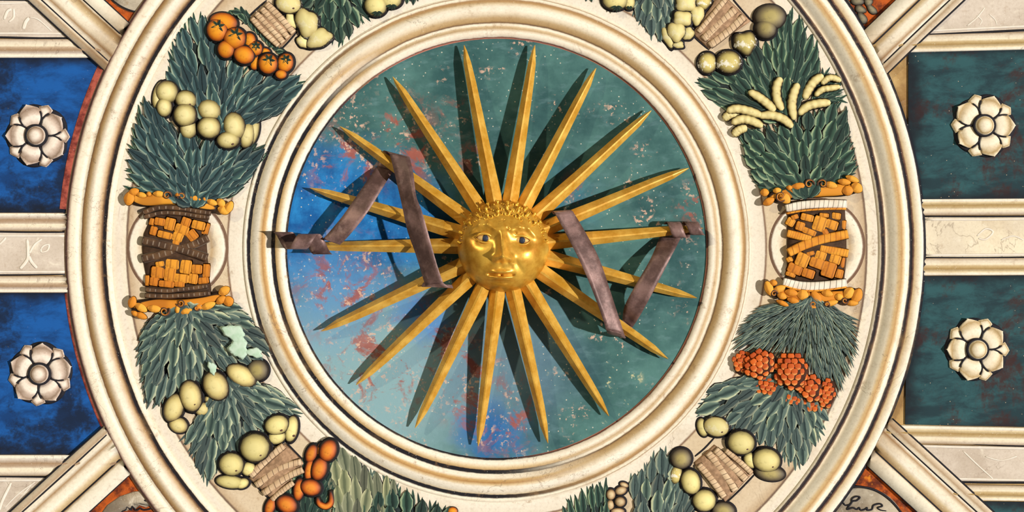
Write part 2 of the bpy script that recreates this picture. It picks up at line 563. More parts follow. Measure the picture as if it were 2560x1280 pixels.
# offsets measured against n: upper left rib lies at -(47..175)
rib(A, 0, (-46.9, -70.1, -141.5, -175.2), (-400, 330), RB1, "diagonal cream rib with brown edges at the upper left")
A2 = math.radians(-42.4)
rib(A2, 0, (963, 983, 1052, 1095.5), (-1110, -380), RB1, "diagonal cream rib with brown edges at the lower left")
A3 = math.radians(-43.8)
rib(A3, 0, (1667, 1643, 1589.5, 1549.5), (1410, 2140), RB2, "diagonal cream rib with brown edges at the upper right")
A4 = math.radians(42.5)
rib(A4, 0, (-734, -706, -645, -605.5), (2300, 3030), RB2, "diagonal cream rib with brown edges at the lower right")

# painted coffer panels
def panel_mat(name, a, b, c, seed, fleck):
    k = NT(name)
    o = k.mapped(k.obj(), loc=(seed, seed, 0))
    u, v = k.uv()
    st = k.noise(k.mapped(o, scale=(1, 2.2, 1), rot=0.25), 7.0, 6.0, 0.7, 0.3)
    col = k.mix(k.rng(st, 0.36, 0.62), a, b)
    col = k.mix(k.rng(k.noise(o, 4.5, 6.0, 0.75, 0.2), 0.48, 0.62, 0, 0.85), col, c)
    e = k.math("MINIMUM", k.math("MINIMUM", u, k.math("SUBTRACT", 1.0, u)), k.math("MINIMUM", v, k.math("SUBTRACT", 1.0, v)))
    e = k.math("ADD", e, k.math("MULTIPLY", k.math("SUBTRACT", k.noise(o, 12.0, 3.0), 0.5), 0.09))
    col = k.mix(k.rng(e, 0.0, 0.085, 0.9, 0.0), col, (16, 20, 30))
    fl = k.rng(k.vor(o, 60.0), 0.06, 0.09, 1.0, 0.0)
    fl = k.math("MULTIPLY", fl, k.rng(k.noise(o, 20.0, 2.0), 0.5, 0.56))
    col = k.mix(k.math("MULTIPLY", fl, fleck), col, (214, 190, 160))
    k.bump(st, 0.2)
    return k.done(col, 0.75)
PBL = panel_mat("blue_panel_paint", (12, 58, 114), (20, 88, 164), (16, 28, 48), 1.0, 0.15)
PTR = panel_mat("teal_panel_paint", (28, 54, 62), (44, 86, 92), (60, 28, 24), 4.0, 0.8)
def panel(poly, mat, label):
    return tag(slab("coffer_panel", poly, 0, 4, mat), label, "panel")
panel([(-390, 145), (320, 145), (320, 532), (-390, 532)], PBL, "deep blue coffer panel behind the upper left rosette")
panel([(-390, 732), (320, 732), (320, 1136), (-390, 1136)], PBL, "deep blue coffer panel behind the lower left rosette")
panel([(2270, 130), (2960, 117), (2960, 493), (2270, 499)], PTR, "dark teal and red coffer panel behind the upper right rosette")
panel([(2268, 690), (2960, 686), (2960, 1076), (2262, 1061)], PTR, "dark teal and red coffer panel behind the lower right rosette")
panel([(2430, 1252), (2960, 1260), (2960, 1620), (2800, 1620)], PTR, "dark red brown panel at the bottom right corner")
k = NT("red_band_paint")
o_ = k.obj()
M["red_band"] = k.done(weather(k, k.mix(k.rng(k.noise(o_, 25.0, 5.0, 0.7), 0.35, 0.65), (190, 96, 80), (112, 44, 40)), 0.1))
ob = lathe("red_band", CO, CY, [(1060, 6), (1070, 8), (1080, 8), (1092, 5)], M["red_band"], 40, None, 185.2, 206)
tag(ob, "worn red painted band between the upper blue panel and the ring", "band")
ob = lathe("red_band", CO, CY, [(1060, 6), (1068, 8), (1076, 8), (1081, 5)], M["red_band"], 60, None, 152, 174)
tag(ob, "thin dark red band between the lower blue panel and the ring", "band")

# outer ring, frieze and inner ring
R0, R1 = 958, 1076
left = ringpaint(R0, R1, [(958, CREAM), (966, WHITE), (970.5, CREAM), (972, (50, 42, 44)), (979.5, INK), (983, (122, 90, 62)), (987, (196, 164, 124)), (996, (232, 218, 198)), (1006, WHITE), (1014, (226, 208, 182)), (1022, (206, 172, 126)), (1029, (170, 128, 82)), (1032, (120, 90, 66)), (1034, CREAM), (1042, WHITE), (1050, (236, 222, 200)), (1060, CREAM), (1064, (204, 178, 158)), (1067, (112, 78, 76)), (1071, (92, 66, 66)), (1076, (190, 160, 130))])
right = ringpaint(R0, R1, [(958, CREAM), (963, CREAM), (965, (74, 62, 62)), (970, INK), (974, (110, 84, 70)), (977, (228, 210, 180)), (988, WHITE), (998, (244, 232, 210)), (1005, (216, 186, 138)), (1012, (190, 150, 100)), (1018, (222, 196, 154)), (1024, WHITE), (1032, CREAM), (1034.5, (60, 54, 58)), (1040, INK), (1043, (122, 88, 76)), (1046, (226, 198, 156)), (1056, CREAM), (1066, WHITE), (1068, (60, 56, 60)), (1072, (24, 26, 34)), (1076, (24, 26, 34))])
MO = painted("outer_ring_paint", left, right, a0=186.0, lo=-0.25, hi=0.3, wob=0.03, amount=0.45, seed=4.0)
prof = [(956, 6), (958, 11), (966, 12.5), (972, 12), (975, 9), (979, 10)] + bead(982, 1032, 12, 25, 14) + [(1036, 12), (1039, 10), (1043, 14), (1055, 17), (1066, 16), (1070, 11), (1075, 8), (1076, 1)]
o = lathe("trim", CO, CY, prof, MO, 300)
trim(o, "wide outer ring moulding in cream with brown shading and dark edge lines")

fri = [(626, CREAM), (640, (240, 230, 214)), (668, (232, 220, 202)), (671, (140, 112, 92)), (673, (140, 112, 92)), (676, (218, 198, 168)), (780, (210, 186, 154)), (895, (220, 200, 172)), (918, (198, 172, 140)), (922, (120, 96, 80)), (924, (120, 96, 80)), (927, CREAM), (945, (236, 224, 208)), (960, CREAM)]
MF = painted("frieze_paint", ringpaint(620, 966, fri), wob=0.006, amount=0.5, seed=9.0, wobscale=5.0)
o = lathe("trim", CX, CY, [(620, 8), (660, 8), (672, 8), (760, 8), (850, 8), (923, 8), (966, 8)], MF, 200)
trim(o, "flat cream frieze ring that carries the fruit garlands")
frieze = o

R0, R1 = 520, 634
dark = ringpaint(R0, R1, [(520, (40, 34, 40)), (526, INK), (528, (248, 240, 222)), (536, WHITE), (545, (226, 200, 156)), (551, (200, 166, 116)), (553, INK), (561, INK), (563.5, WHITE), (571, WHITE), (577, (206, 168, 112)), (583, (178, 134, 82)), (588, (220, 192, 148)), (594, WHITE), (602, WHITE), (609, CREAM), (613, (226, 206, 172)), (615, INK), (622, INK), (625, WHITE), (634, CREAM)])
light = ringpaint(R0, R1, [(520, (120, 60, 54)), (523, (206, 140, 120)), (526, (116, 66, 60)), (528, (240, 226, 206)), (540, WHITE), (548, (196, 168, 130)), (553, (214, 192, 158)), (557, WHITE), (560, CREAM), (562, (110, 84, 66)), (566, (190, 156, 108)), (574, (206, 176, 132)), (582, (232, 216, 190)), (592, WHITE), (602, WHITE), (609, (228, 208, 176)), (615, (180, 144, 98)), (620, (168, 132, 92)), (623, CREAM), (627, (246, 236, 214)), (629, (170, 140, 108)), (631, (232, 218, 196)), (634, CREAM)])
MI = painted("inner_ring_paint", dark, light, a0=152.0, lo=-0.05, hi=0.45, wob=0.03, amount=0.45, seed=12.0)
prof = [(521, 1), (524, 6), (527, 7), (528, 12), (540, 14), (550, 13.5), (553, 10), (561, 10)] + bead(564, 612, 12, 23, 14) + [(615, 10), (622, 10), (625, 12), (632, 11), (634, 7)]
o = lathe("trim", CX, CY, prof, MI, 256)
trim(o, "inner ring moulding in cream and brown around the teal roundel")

# ------------------------------------------------------------------ the roundel behind the sun
k = NT("roundel_paint")
o_ = k.obj()
def blob(x, y, r, soft, wob=0.12):
    sx = k.n("ShaderNodeVectorMath", operation="SUBTRACT")
    k.link(o_, sx.inputs[0])
    sx.inputs[1].default_value = ((x - CX) * S, (y - CY) * S, 0)
    ln = k.n("ShaderNodeVectorMath", operation="LENGTH")
    k.link(sx.outputs[0], ln.inputs[0])
    dd = k.math("ADD", ln.outputs["Value"], k.math("MULTIPLY", k.math("SUBTRACT", k.noise(o_, 6.0, 5.0, 0.65), 0.5), wob * 2))
    return k.rng(dd, (r - soft) * S, (r + soft) * S, 1.0, 0.0)
teal = k.mix(k.rng(k.noise(o_, 4.0, 5.0, 0.65), 0.3, 0.7), (42, 82, 84), (84, 128, 124))
teal = k.mix(k.rng(k.noise(k.mapped(o_, scale=(1, 2.5, 1), rot=0.6), 16.0, 4.0), 0.5, 0.75, 0, 0.4), teal, (112, 148, 152))
c = k.mix(blob(900, 960, 260, 140), teal, (134, 170, 178))  # paler lower left: the stronger light falling there, put into the colour
c = k.mix(k.math("MULTIPLY", blob(1250, 900, 170, 120), 0.55), c, (120, 150, 178))
blu = k.mix(k.rng(k.noise(o_, 9.0, 6.0, 0.7), 0.32, 0.68), (10, 80, 148), (38, 134, 204))
c = k.mix(blob(815, 560, 190, 90), c, blu)
c = k.mix(k.math("MULTIPLY", blob(990, 560, 130, 80), 0.9), c, blu)
c = k.mix(k.math("MULTIPLY", blob(840, 740, 120, 80), 0.7), c, (98, 148, 192))
c = k.mix(k.math("MULTIPLY", blob(1050, 780, 50, 50), 0.8), c, (66, 130, 206))
c = k.mix(k.math("MULTIPLY", blob(1225, 1090, 70, 50), 0.8), c, (28, 104, 176))
c = k.mix(k.math("MULTIPLY", blob(1420, 500, 60, 50), 0.6), c, (60, 122, 150))
redm = k.rng(k.noise(o_, 11.0, 6.0, 0.72, 0.6), 0.50, 0.60)
rz = None
for (x, y, r, s_) in ((1160, 950, 90, 60), (1000, 330, 80, 60), (1040, 390, 60, 40), (860, 720, 110, 90), (870, 400, 90, 60), (1130, 290, 30, 30), (1070, 870, 100, 80), (1250, 1040, 90, 60), (1740, 510, 45, 30), (1440, 470, 30, 30), (950, 900, 130, 90), (1180, 400, 25, 30)):
    b_ = blob(x, y, r, s_, 0.05)
    rz = b_ if rz is None else k.math("MAXIMUM", rz, b_)
c = k.mix(k.math("MULTIPLY", k.math("MULTIPLY", redm, rz), 0.9), c, k.mix(k.noise(o_, 30.0), (132, 58, 46), (182, 104, 88)))
fl = k.rng(k.noise(o_, 62.0, 4.0, 0.65), 0.55, 0.61)
fz = k.math("MAXIMUM", k.rng(k.noise(o_, 6.0, 4.0), 0.56, 0.64), k.math("MULTIPLY", rz, k.rng(k.noise(o_, 13.0, 3.0), 0.45, 0.6)))
c = k.mix(k.math("MULTIPLY", k.math("MULTIPLY", fl, fz), 0.85), c, (216, 178, 156))
sp = k.rng(k.vor(o_, 62.0), 0.10, 0.15, 1.0, 0.0)
sp = k.math("MULTIPLY", sp, k.rng(k.noise(o_, 8.0, 3.0), 0.45, 0.55))
c = k.mix(k.math("MULTIPLY", sp, 0.85), c, (214, 206, 186))
wl = k.math("MULTIPLY", k.rng(k.noise(o_, 16.0, 5.0, 0.7), 0.6, 0.65), k.math("MAXIMUM", blob(1425, 375, 40, 20, 0.04), k.math("MAXIMUM", blob(1385, 890, 40, 25, 0.05), blob(1540, 970, 60, 30))))
c = k.mix(wl, c, (196, 192, 150))
k.bump(k.noise(o_, 90.0, 5.0), 0.25)
M["roundel"] = k.done(c, 0.7)
tag(slab("roundel_panel", [(CX + 526 * math.cos(2 * math.pi * i / 160), CY + 526 * math.sin(2 * math.pi * i / 160)) for i in range(160)], 0, 5, M["roundel"]),
    "round teal and blue painted panel with flaking red spots behind the golden sun", "panel")

# ------------------------------------------------------------------ the golden sun
def gold(name, a, b, rough, metal, scale, bump=0.25):
    k = NT(name)
    o = k.obj()
    n_ = k.noise(o, scale, 5.0, 0.65)
    c = k.mix(k.rng(n_, 0.3, 0.72), a, b)
    c = k.mix(k.rng(k.noise(o, scale * 2.7, 4.0, 0.7), 0.62, 0.75, 0, 0.5), c, (132, 76, 26))
    k.bump(k.noise(o, scale * 1.5, 3.0), bump, 0.003)
    return k.done(c, rough, metal, 0.5)
GR = gold("gilt_wood", (206, 146, 40), (240, 190, 86), 0.4, 0.25, 22.0)
GF = gold("gilt_face", (190, 126, 26), (246, 194, 80), 0.34, 0.42, 12.0, 0.45)
GH = gold("gilt_hair", (190, 122, 22), (246, 194, 66), 0.32, 0.4, 40.0)
SX, SY = 1258.0, 615.0
sun = thing("sun_ornament", "golden carved sun with a human face and eighteen straight rays", "sun", SX, SY, 5)
HB = 60.0
TIPS = [(1160, 113), (1337, 113), (1490, 170), (1628, 276), (1722, 420), (1757, 570), (1742, 745), (1670, 897), (1522, 1040), (1370, 1108),
        (1195, 1115), (1038, 1070), (890, 962), (803, 828), (760, 616), (775, 470), (850, 316), (982, 192)]
for tx, ty in TIPS:
    dx, dy = tx - SX, ty - SY
    L = math.hypot(dx, dy)
    ux, uy = dx / L, dy / L
    nx, ny = -uy, ux
    verts, faces = [], []
    secs = [(60, 20, 0), (110, 20, 0), (L * 0.5, 16, 0), (L - 95, 12, 0), (L - 45, 9.5, 0), (L - 14, 4.2, 0), (L, 0.8, 0)]
    for r, w, _ in secs:
        t = (r - 110) / (L - 110)
        hc = 52 - 27 * t
        th = 0.85 * w + 2
        px, py = pc(SX + ux * r, SY + uy * r, hc)
        j = random.uniform(-0.5, 0.5)
        for s, hh in ((-1.0, -0.15), (-0.08, 1.0), (0.18, 0.95), (1.0, -0.15), (0.0, -1.0)):
            verts.append((px + nx * (s * w + j), py + ny * (s * w + j), hc + hh * th))
    for i in range(len(secs) - 1):
        for q in range(5):
            a = i * 5 + q; b = i * 5 + (q + 1) % 5
            faces.append((a, b, b + 5, a + 5))
    faces.append((0, 1, 2, 3, 4))
    e = (len(secs) - 1) * 5
    faces.append((e, e + 1, e + 2, e + 3, e + 4))
    build("ray", verts, faces, GR, sun, None, False, True)
lathe("hub", SX, SY, [(4, 42), (84, 42), (92, 38), (92, 5.2)], GR, 40, sun)

# face: relief on a disc
FR = 113.0
fx0, fy0 = pc(SX, SY, 90)
def gauss(x, y, cx, cy, sx, sy, rot=0.0):
    dx, dy = x - cx, y - cy
    c, s = math.cos(rot), math.sin(rot)
    a, b = dx * c + dy * s, -dx * s + dy * c
    return math.exp(-0.5 * ((a / sx) ** 2 + (b / sy) ** 2))
def seg(x, y, x0, y0, x1, y1, w):
    dx, dy = x1 - x0, y1 - y0
    t = max(0, min(1, ((x - x0) * dx + (y - y0) * dy) / (dx * dx + dy * dy)))
    return math.exp(-0.5 * (((x - x0 - dx * t) ** 2 + (y - y0 - dy * t) ** 2) / (w * w))), t
random.seed(11)
dents = [(random.uniform(-80, 80), random.uniform(-75, 80), random.uniform(2.5, 6), random.uniform(-1.6, 1.0)) for _ in range(26)]
def face_h(x, y):
    r2 = (x * x + y * y) / (FR * FR)
    h = 78 * max(0.0, 1 - r2) ** 0.52
    # sockets, brows
    h -= 10 * gauss(x, y, -45, -17, 22, 12) + 10 * gauss(x, y, 44, -13, 22, 12)
    for pts in (((-76, -36), (-58, -52), (-36, -53), (-18, -40)), ((22, -40), (40, -47), (62, -44), (78, -26))):
        for a, b in zip(pts[:-1], pts[1:]):
            g, t = seg(x, y, a[0], a[1], b[0], b[1], 5.0)
            h += 4.4 * g
    # nose
    g, t = seg(x, y, -3, -40, 0, 24, 7.5)
    h += g * (5 + 24 * t)
    h += 15 * gauss(x, y, 1, 28, 11, 9) + 13 * gauss(x, y, -16, 32, 7, 6) + 13 * gauss(x, y, 19, 32, 7, 6)
    h -= 6 * gauss(x, y, -8, 39, 4.0, 2.8) + 6 * gauss(x, y, 11, 39, 4.0, 2.8)
    # cheeks, folds
    h += 5 * gauss(x, y, -58, 30, 24, 22) + 6 * gauss(x, y, 60, 32, 22, 24)
    g, t = seg(x, y, 27, 32, 46, 62, 4.0); h -= 3.4 * g
    g, t = seg(x, y, -25, 34, -47, 60, 4.5); h -= 2.2 * g
    # mouth
    h += 7 * gauss(x, y, -4, 68, 30, 15)
    h += 5.5 * gauss(x, y, -17, 63, 11, 3.6) + 5.5 * gauss(x, y, 6, 63, 11, 3.6) + 7.5 * gauss(x, y, -5, 78, 17, 4.4)
    g, t = seg(x, y, -35, 69, -5, 71, 2.0); h -= 9 * g
    g, t = seg(x, y, -5, 71, 25, 70, 2.0); h -= 9 * g
    h += 2.2 * gauss(x, y, -42, 66, 5, 5) + 2.2 * gauss(x, y, 33, 71, 5, 5)
    h -= 5 * gauss(x, y, -4, 88, 18, 4.5)
    h += 8 * gauss(x, y, -4, 98, 16, 8)
    h -= 2.5 * gauss(x, y, -4, 52, 4, 5)
    for a, b, s, q in dents:
        h += q * gauss(x, y, a, b, s, s)
    for a, b in ((0, -63), (11, -42), (30, -31), (23, 40)):
        h -= 4 * gauss(x, y, a, b, 2.2, 2.0)
    return h
NA, NR = 132, 74
verts = [(fx0, fy0, HB + face_h(0, 0))]
faces = []
for i in range(1, NR + 1):
    t = (i / NR)
    r = FR * (1 - (1 - t) ** 1.35)
    for j in range(NA):
        a = 2 * math.pi * j / NA
        x, y = r * math.cos(a), r * math.sin(a)
        verts.append((fx0 + x, fy0 + y, HB + face_h(x, y)))
for j in range(NA):
    a = 2 * math.pi * j / NA
    verts.append((fx0 + 108 * math.cos(a), fy0 + 108 * math.sin(a), HB - 22))
NR2 = NR + 1
for j in range(NA):
    q = (j + 1) % NA
    faces.append((0, 1 + j, 1 + q))
    for i in range(NR2 - 1):
        b = 1 + i * NA
        faces.append((b + j, b + NA + j, b + NA + q, b + q))
faces.append(tuple(1 + (NR2 - 1) * NA + j for j in range(NA)))
face = build("face", verts, faces, GF, sun, None, True, True)
# eyes
k = NT("eye_white"); M["eyew"] = k.done(k.mix(k.noise(k.obj(), 60.0), (206, 160, 84), (226, 188, 118)), 0.5, 0.1, 0.2)
M["iris"] = plain("iris_paint", (44, 50, 66), 0.15, 0.5)
def on_face(x, y, d=0.0):
    return (fx0 + x, fy0 + y, HB + face_h(x, y) + d)
for ex, ey, rot in ((-45, -19, 0.08), (44, -14, 0.05)):
    z = HB + face_h(ex, ey) - 4
    eye = dome("eye", oval(fx0 + ex, fy0 + ey, 20, 9.5, rot, 28, lambda a: 1.0 + 0.06 * math.cos(2 * a)), 11, M["eyew"], sun, z, 6)
    dome("iris", oval(fx0 + ex + 2, fy0 + ey + 0.5, 7.6, 7.6, 0, 20), 3.2, M["iris"], eye, z + 9.4, 4)
    for sgn, wd in ((-1, 4.6), (1, 3.4)):
        pts = []
        for q in range(9):
            t = -1 + 2 * q / 8
            x = ex + 22.5 * t * math.cos(rot)
            y = ey + sgn * 11.0 * (1 - t * t) ** 0.7 + 22 * t * math.sin(rot)
            pts.append((fx0 + x, fy0 + y, z + 6.0 + 4.5 * (1 - t * t)))
        # lid as a small tube
        N = len(pts); cs = 6; vv = []; ff = []
        for p in range(N):
            w = wd * (0.55 + 0.45 * math.sin(math.pi * p / (N - 1)))
            for s in range(cs):
                a = 2 * math.pi * s / cs
                vv.append((pts[p][0], pts[p][1] + w * 0.8 * math.cos(a), pts[p][2] + w * 0.8 * math.sin(a)))
        for p in range(N - 1):
            for s in range(cs):
                ff.append((p * cs + s, p * cs + (s + 1) % cs, (p + 1) * cs + (s + 1) % cs, (p + 1) * cs + s))
        ff.append(tuple(range(cs))); ff.append(tuple((N - 1) * cs + s for s in range(cs)))
        build("eyelid", vv, ff, GF, eye, None, True, True)
# hair: comma curls along the crown
random.seed(5)
def curl(a, r, size, tw):
    x, y = r * math.cos(a), r * math.sin(a)
    z = HB + 78 * max(0.0, 1 - (r / FR) ** 2) ** 0.52 - 2
    vv, ff = [], []
    N, cs = 12, 6
    for p in range(N):
        t = p / (N - 1)
        ang = a + tw * (0.4 + 4.6 * t)
        rr = size * (1 - 0.62 * t)
        cx_, cy_ = x + rr * math.cos(ang), y + rr * math.sin(ang)
        w = size * 0.36 * (1 - 0.45 * t)
        for s in range(cs):
            b = 2 * math.pi * s / cs
            vv.append((fx0 + cx_ + w * math.cos(b) * math.cos(ang), fy0 + cy_ + w * math.cos(b) * math.sin(ang), z + 3.0 + 2.5 * t + w * math.sin(b)))
    for p in range(N - 1):
        for s in range(cs):
            ff.append((p * cs + s, p * cs + (s + 1) % cs, (p + 1) * cs + (s + 1) % cs, (p + 1) * cs + s))
    ff.append(tuple(range(cs))); ff.append(tuple((N - 1) * cs + s for s in range(cs)))
    build("hair_curl", vv, ff, GH, face, None, True, True)
for i in range(26):
    a = math.radians(188 + i * (360 - 188 - 10) / 25.0)
    curl(a, 104 + random.uniform(-2, 2), random.uniform(7, 9), 1 if i % 2 else -1)
for i in range(14):
    a = math.radians(218 + i * 102 / 13.0)
    curl(a, 92 + random.uniform(-2, 2), random.uniform(8, 10.5), 1 if i % 2 else -1)
for i in range(8):
    a = math.radians(238 + i * 66 / 7.0)
    curl(a, 80 + random.uniform(-2, 2), random.uniform(7, 9), -1 if i % 2 else 1)

# ------------------------------------------------------------------ the dark metal ribbons
k = NT("dark_ribbon_metal")
o_ = k.obj()
n_ = k.noise(k.mapped(o_, scale=(1, 1, 1)), 14.0, 6.0, 0.7)
c = k.mix(k.rng(n_, 0.35, 0.7), (92, 68, 64), (150, 118, 112))
c = k.mix(k.rng(k.noise(o_, 34.0, 4.0), 0.6, 0.72, 0, 0.5), c, (164, 138, 130))
k.bump(k.noise(o_, 40.0, 5.0), 0.35, 0.003)
M["ribbon"] = k.done(c, 0.5, 0.25, 0.4)
def band(name, left_e, right_e, parent, thick=2.0, n=6):
    """ribbon between two edges given as (x, y, h) points"""
    A = smooth_path(left_e, n)
    B = smooth_path(right_e, n)
    verts, faces = [], []
    cols = 5
    N = len(A)
    def P(p):
        x, y = pc(p[0], p[1], p[2])
        return (x, y, p[2])
    for side in (0, 1):
        for i in range(N):
            a, b = P(A[i]), P(B[i])
            for j in range(cols):
                t = j / (cols - 1)
                verts.append((a[0] + (b[0] - a[0]) * t, a[1] + (b[1] - a[1]) * t, a[2] + (b[2] - a[2]) * t - side * thick + 1.0 * math.sin(i * 0.9 + j)))
    o = N * cols
    for i in range(N - 1):
        for j in range(cols - 1):
            a = i * cols + j
            faces.append((a, a + 1, a + cols + 1, a + cols))
            faces.append((o + a, o + a + cols, o + a + cols + 1, o + a + 1))
        for j in (0, cols - 1):
            a = i * cols + j
            faces.append((a, a + cols, o + a + cols, o + a))
    for i in (0, N - 1):
        for j in range(cols - 1):
            a = i * cols + j
            faces.append((a, a + 1, o + a + 1, o + a))
    return build(name, verts, faces, M["ribbon"], parent, None, True, True)
def helix(name, x0, x1, y0, y1, hc, rad, width, turns, ph, parent):
    L, Rr = [], []
    N = int(turns * 14)
    for i in range(N + 1):
        t = i / N
        a = ph + turns * 2 * math.pi * t
        x = x0 + (x1 - x0) * t
        y = y0 + (y1 - y0) * t
        rr = rad * (1 - 0.25 * t)
        yy, hh = y + rr * math.sin(a), hc + rr * math.cos(a)
        L.append((x - width / 2, yy, hh)); Rr.append((x + width / 2, yy, hh))
    return band(name, L, Rr, parent, 1.6, 1)

rb = thing("ribbon_streamer", "dark brown metal ribbon zigzagging over the rays left of the face", "ribbon", 900, 560, 5)
band("front_band", [(974, 385, 52), (983, 419, 58), (1004, 510, 72), (1019, 579, 78), (1038, 632, 78), (1063, 713, 72)],
     [(1024, 393, 66), (1033, 432, 84), (1041, 491, 104), (1057, 535, 112), (1091, 657, 112), (1108, 707, 98)], rb)
band("fold", [(974, 385, 52), (964, 377, 46), (957, 378, 26), (950, 394, 11), (943, 416, 11)],
     [(1024, 393, 66), (1020, 391, 52), (1012, 396, 26), (995, 410, 13), (980, 428, 11)], rb, n=4)
band("back_band", [(943, 416, 12), (910, 463, 44), (860, 535, 62), (825, 578, 58), (806, 598, 54)],
     [(982, 428, 11), (957, 469, 52), (916, 535, 76), (876, 585, 74), (850, 612, 64)], rb)
band("fold", [(1063, 713, 72), (1060, 717, 70), (1054, 716, 69), (1058, 706, 68)],
     [(1108, 707, 98), (1116, 713, 88), (1132, 721, 76), (1130, 712, 72)], rb, n=4)
helix("curl", 812, 702, 612, 598, 68, 25, 48, 1.6, 1.2, rb)

rb2 = thing("ribbon_streamer", "dark brown metal ribbon zigzagging over the rays right of the face", "ribbon", 1560, 700, 5)
band("front_band", [(1387, 533, 92), (1424, 602, 102), (1462, 680, 104), (1499, 774, 94), (1515, 824, 78)],
     [(1432, 528, 74), (1465, 583, 76), (1499, 649, 78), (1530, 740, 72), (1561, 836, 60)], rb2)
band("fold", [(1515, 824, 78), (1518, 830, 62), (1526, 836, 40), (1545, 824, 14), (1556, 800, 11)],
     [(1561, 836, 60), (1564, 844, 50), (1563, 846, 34), (1570, 838, 13), (1581, 819, 11)], rb2, n=4)
band("back_band", [(1556, 800, 11), (1562, 764, 40), (1590, 711, 58), (1627, 646, 50), (1650, 590, 14)],
     [(1581, 819, 11), (1602, 786, 40), (1634, 727, 66), (1684, 630, 58), (1706, 588, 14)], rb2)
band("fold", [(1387, 533, 92), (1384, 529, 84), (1378, 528, 72), (1384, 536, 69)],
     [(1432, 528, 74), (1426, 525, 72), (1412, 527, 70), (1404, 538, 68)], rb2, n=4)
helix("curl", 1676, 1746, 577, 571, 31, 23, 34, 1.6, 3.9, rb2)

# ------------------------------------------------------------------ leaves
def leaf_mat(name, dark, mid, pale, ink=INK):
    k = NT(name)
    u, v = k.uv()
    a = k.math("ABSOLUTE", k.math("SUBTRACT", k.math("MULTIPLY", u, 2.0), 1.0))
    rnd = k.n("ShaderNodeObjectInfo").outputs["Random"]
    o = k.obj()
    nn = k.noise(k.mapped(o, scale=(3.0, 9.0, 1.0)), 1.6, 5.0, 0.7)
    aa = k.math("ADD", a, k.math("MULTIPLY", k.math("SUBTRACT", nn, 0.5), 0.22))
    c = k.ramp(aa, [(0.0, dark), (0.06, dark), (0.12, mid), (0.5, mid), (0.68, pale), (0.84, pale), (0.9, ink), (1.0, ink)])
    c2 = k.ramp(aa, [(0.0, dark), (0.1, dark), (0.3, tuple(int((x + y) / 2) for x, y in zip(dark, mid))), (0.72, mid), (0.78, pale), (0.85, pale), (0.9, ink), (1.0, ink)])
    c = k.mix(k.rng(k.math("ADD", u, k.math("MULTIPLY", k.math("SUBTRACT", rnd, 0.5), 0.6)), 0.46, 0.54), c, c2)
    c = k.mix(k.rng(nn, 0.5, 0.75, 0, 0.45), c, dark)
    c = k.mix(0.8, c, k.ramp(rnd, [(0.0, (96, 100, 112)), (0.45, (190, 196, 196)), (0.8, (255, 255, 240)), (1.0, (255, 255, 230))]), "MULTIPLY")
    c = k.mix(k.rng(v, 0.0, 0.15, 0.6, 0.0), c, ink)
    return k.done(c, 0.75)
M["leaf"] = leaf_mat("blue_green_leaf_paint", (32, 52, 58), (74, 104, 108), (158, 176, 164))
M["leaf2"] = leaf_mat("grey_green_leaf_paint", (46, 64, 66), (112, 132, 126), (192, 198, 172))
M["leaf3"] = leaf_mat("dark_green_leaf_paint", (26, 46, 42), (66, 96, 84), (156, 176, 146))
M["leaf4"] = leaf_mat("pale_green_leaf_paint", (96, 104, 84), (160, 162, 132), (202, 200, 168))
def leaf_template(name, mat, bend, prof, ups=1.0):
    vv, uu, ff = [(0, 0, 0)], [(0.5, 0.0)], []
    rows = [0.16, 0.38, 0.62, 0.84]
    for r, w in zip(rows, prof):
        yb = bend * math.sin(math.pi * r * 0.5) * r
        for j in range(5):
            s = -1 + 0.5 * j
            hh = (0.0, 0.9, 0.45, 0.9, 0.0)[j]
            vv.append((r, yb + s * w * 0.5, -(hh * (0.6 + 0.4 * math.sin(math.pi * r)) + 0.12 * ups)))
            uu.append((j / 4.0, r))
    vv.append((1.0, bend, -0.2)); uu.append((0.5, 1.0))
    tip = len(vv) - 1
    for j in range(4):
        ff.append((0, 1 + j, 2 + j))
        for i in range(3):
            a = 1 + i * 5 + j
            ff.append((a, a + 5, a + 6, a + 1))
        ff.append((16 + j, tip, 17 + j))
    # underside
    bd = [0, 1, 6, 11, 16, tip, 20, 15, 10, 5]
    off = len(vv)
    for q in bd:
        x, y, z = vv[q]
        vv.append((x, y, 0.35 if q not in (0,) else 0.3)); uu.append(uu[q])
    for i in range(len(bd)):
        a, b = i, (i + 1) % len(bd)
        ff.append((bd[a], bd[b], off + b, off + a))
    ff.append(tuple(off + i for i in range(len(bd))))
    return mesh_data(name, vv, ff, mat, uu, True, True)
LT = {}
for mname in ("leaf", "leaf2", "leaf3", "leaf4"):
    LT[mname] = [leaf_template("leaf_shape", M[mname], b, p) for b, p in ((0.0, (0.55, 0.95, 1.0, 0.58)), (0.10, (0.5, 0.92, 1.0, 0.55)), (-0.10, (0.5, 0.92, 1.0, 0.55)), (0.03, (0.7, 1.0, 0.86, 0.44)))]
NEED = {m: [leaf_template("needle_shape", M[m], b, (0.8, 1.0, 0.8, 0.45)) for b in (0.0, 0.06, -0.06)] for m in ("leaf", "leaf2", "leaf3")}

def poly_at(pts, s):
    """point at fraction s of a polyline"""
    ls = [math.hypot(b[0] - a[0], b[1] - a[1]) for a, b in zip(pts[:-1], pts[1:])]
    tot = sum(ls)
    q = s * tot
    for a, b, l in zip(pts[:-1], pts[1:], ls):
        if q <= l or l == ls[-1] and (a, b) == (pts[-2], pts[-1]):
            t = q / l if l else 0
            return (a[0] + (b[0] - a[0]) * t, a[1] + (b[1] - a[1]) * t)
        q -= l
    return pts[-1]
def plen(pts):
    return sum(math.hypot(b[0] - a[0], b[1] - a[1]) for a, b in zip(pts[:-1], pts[1:]))

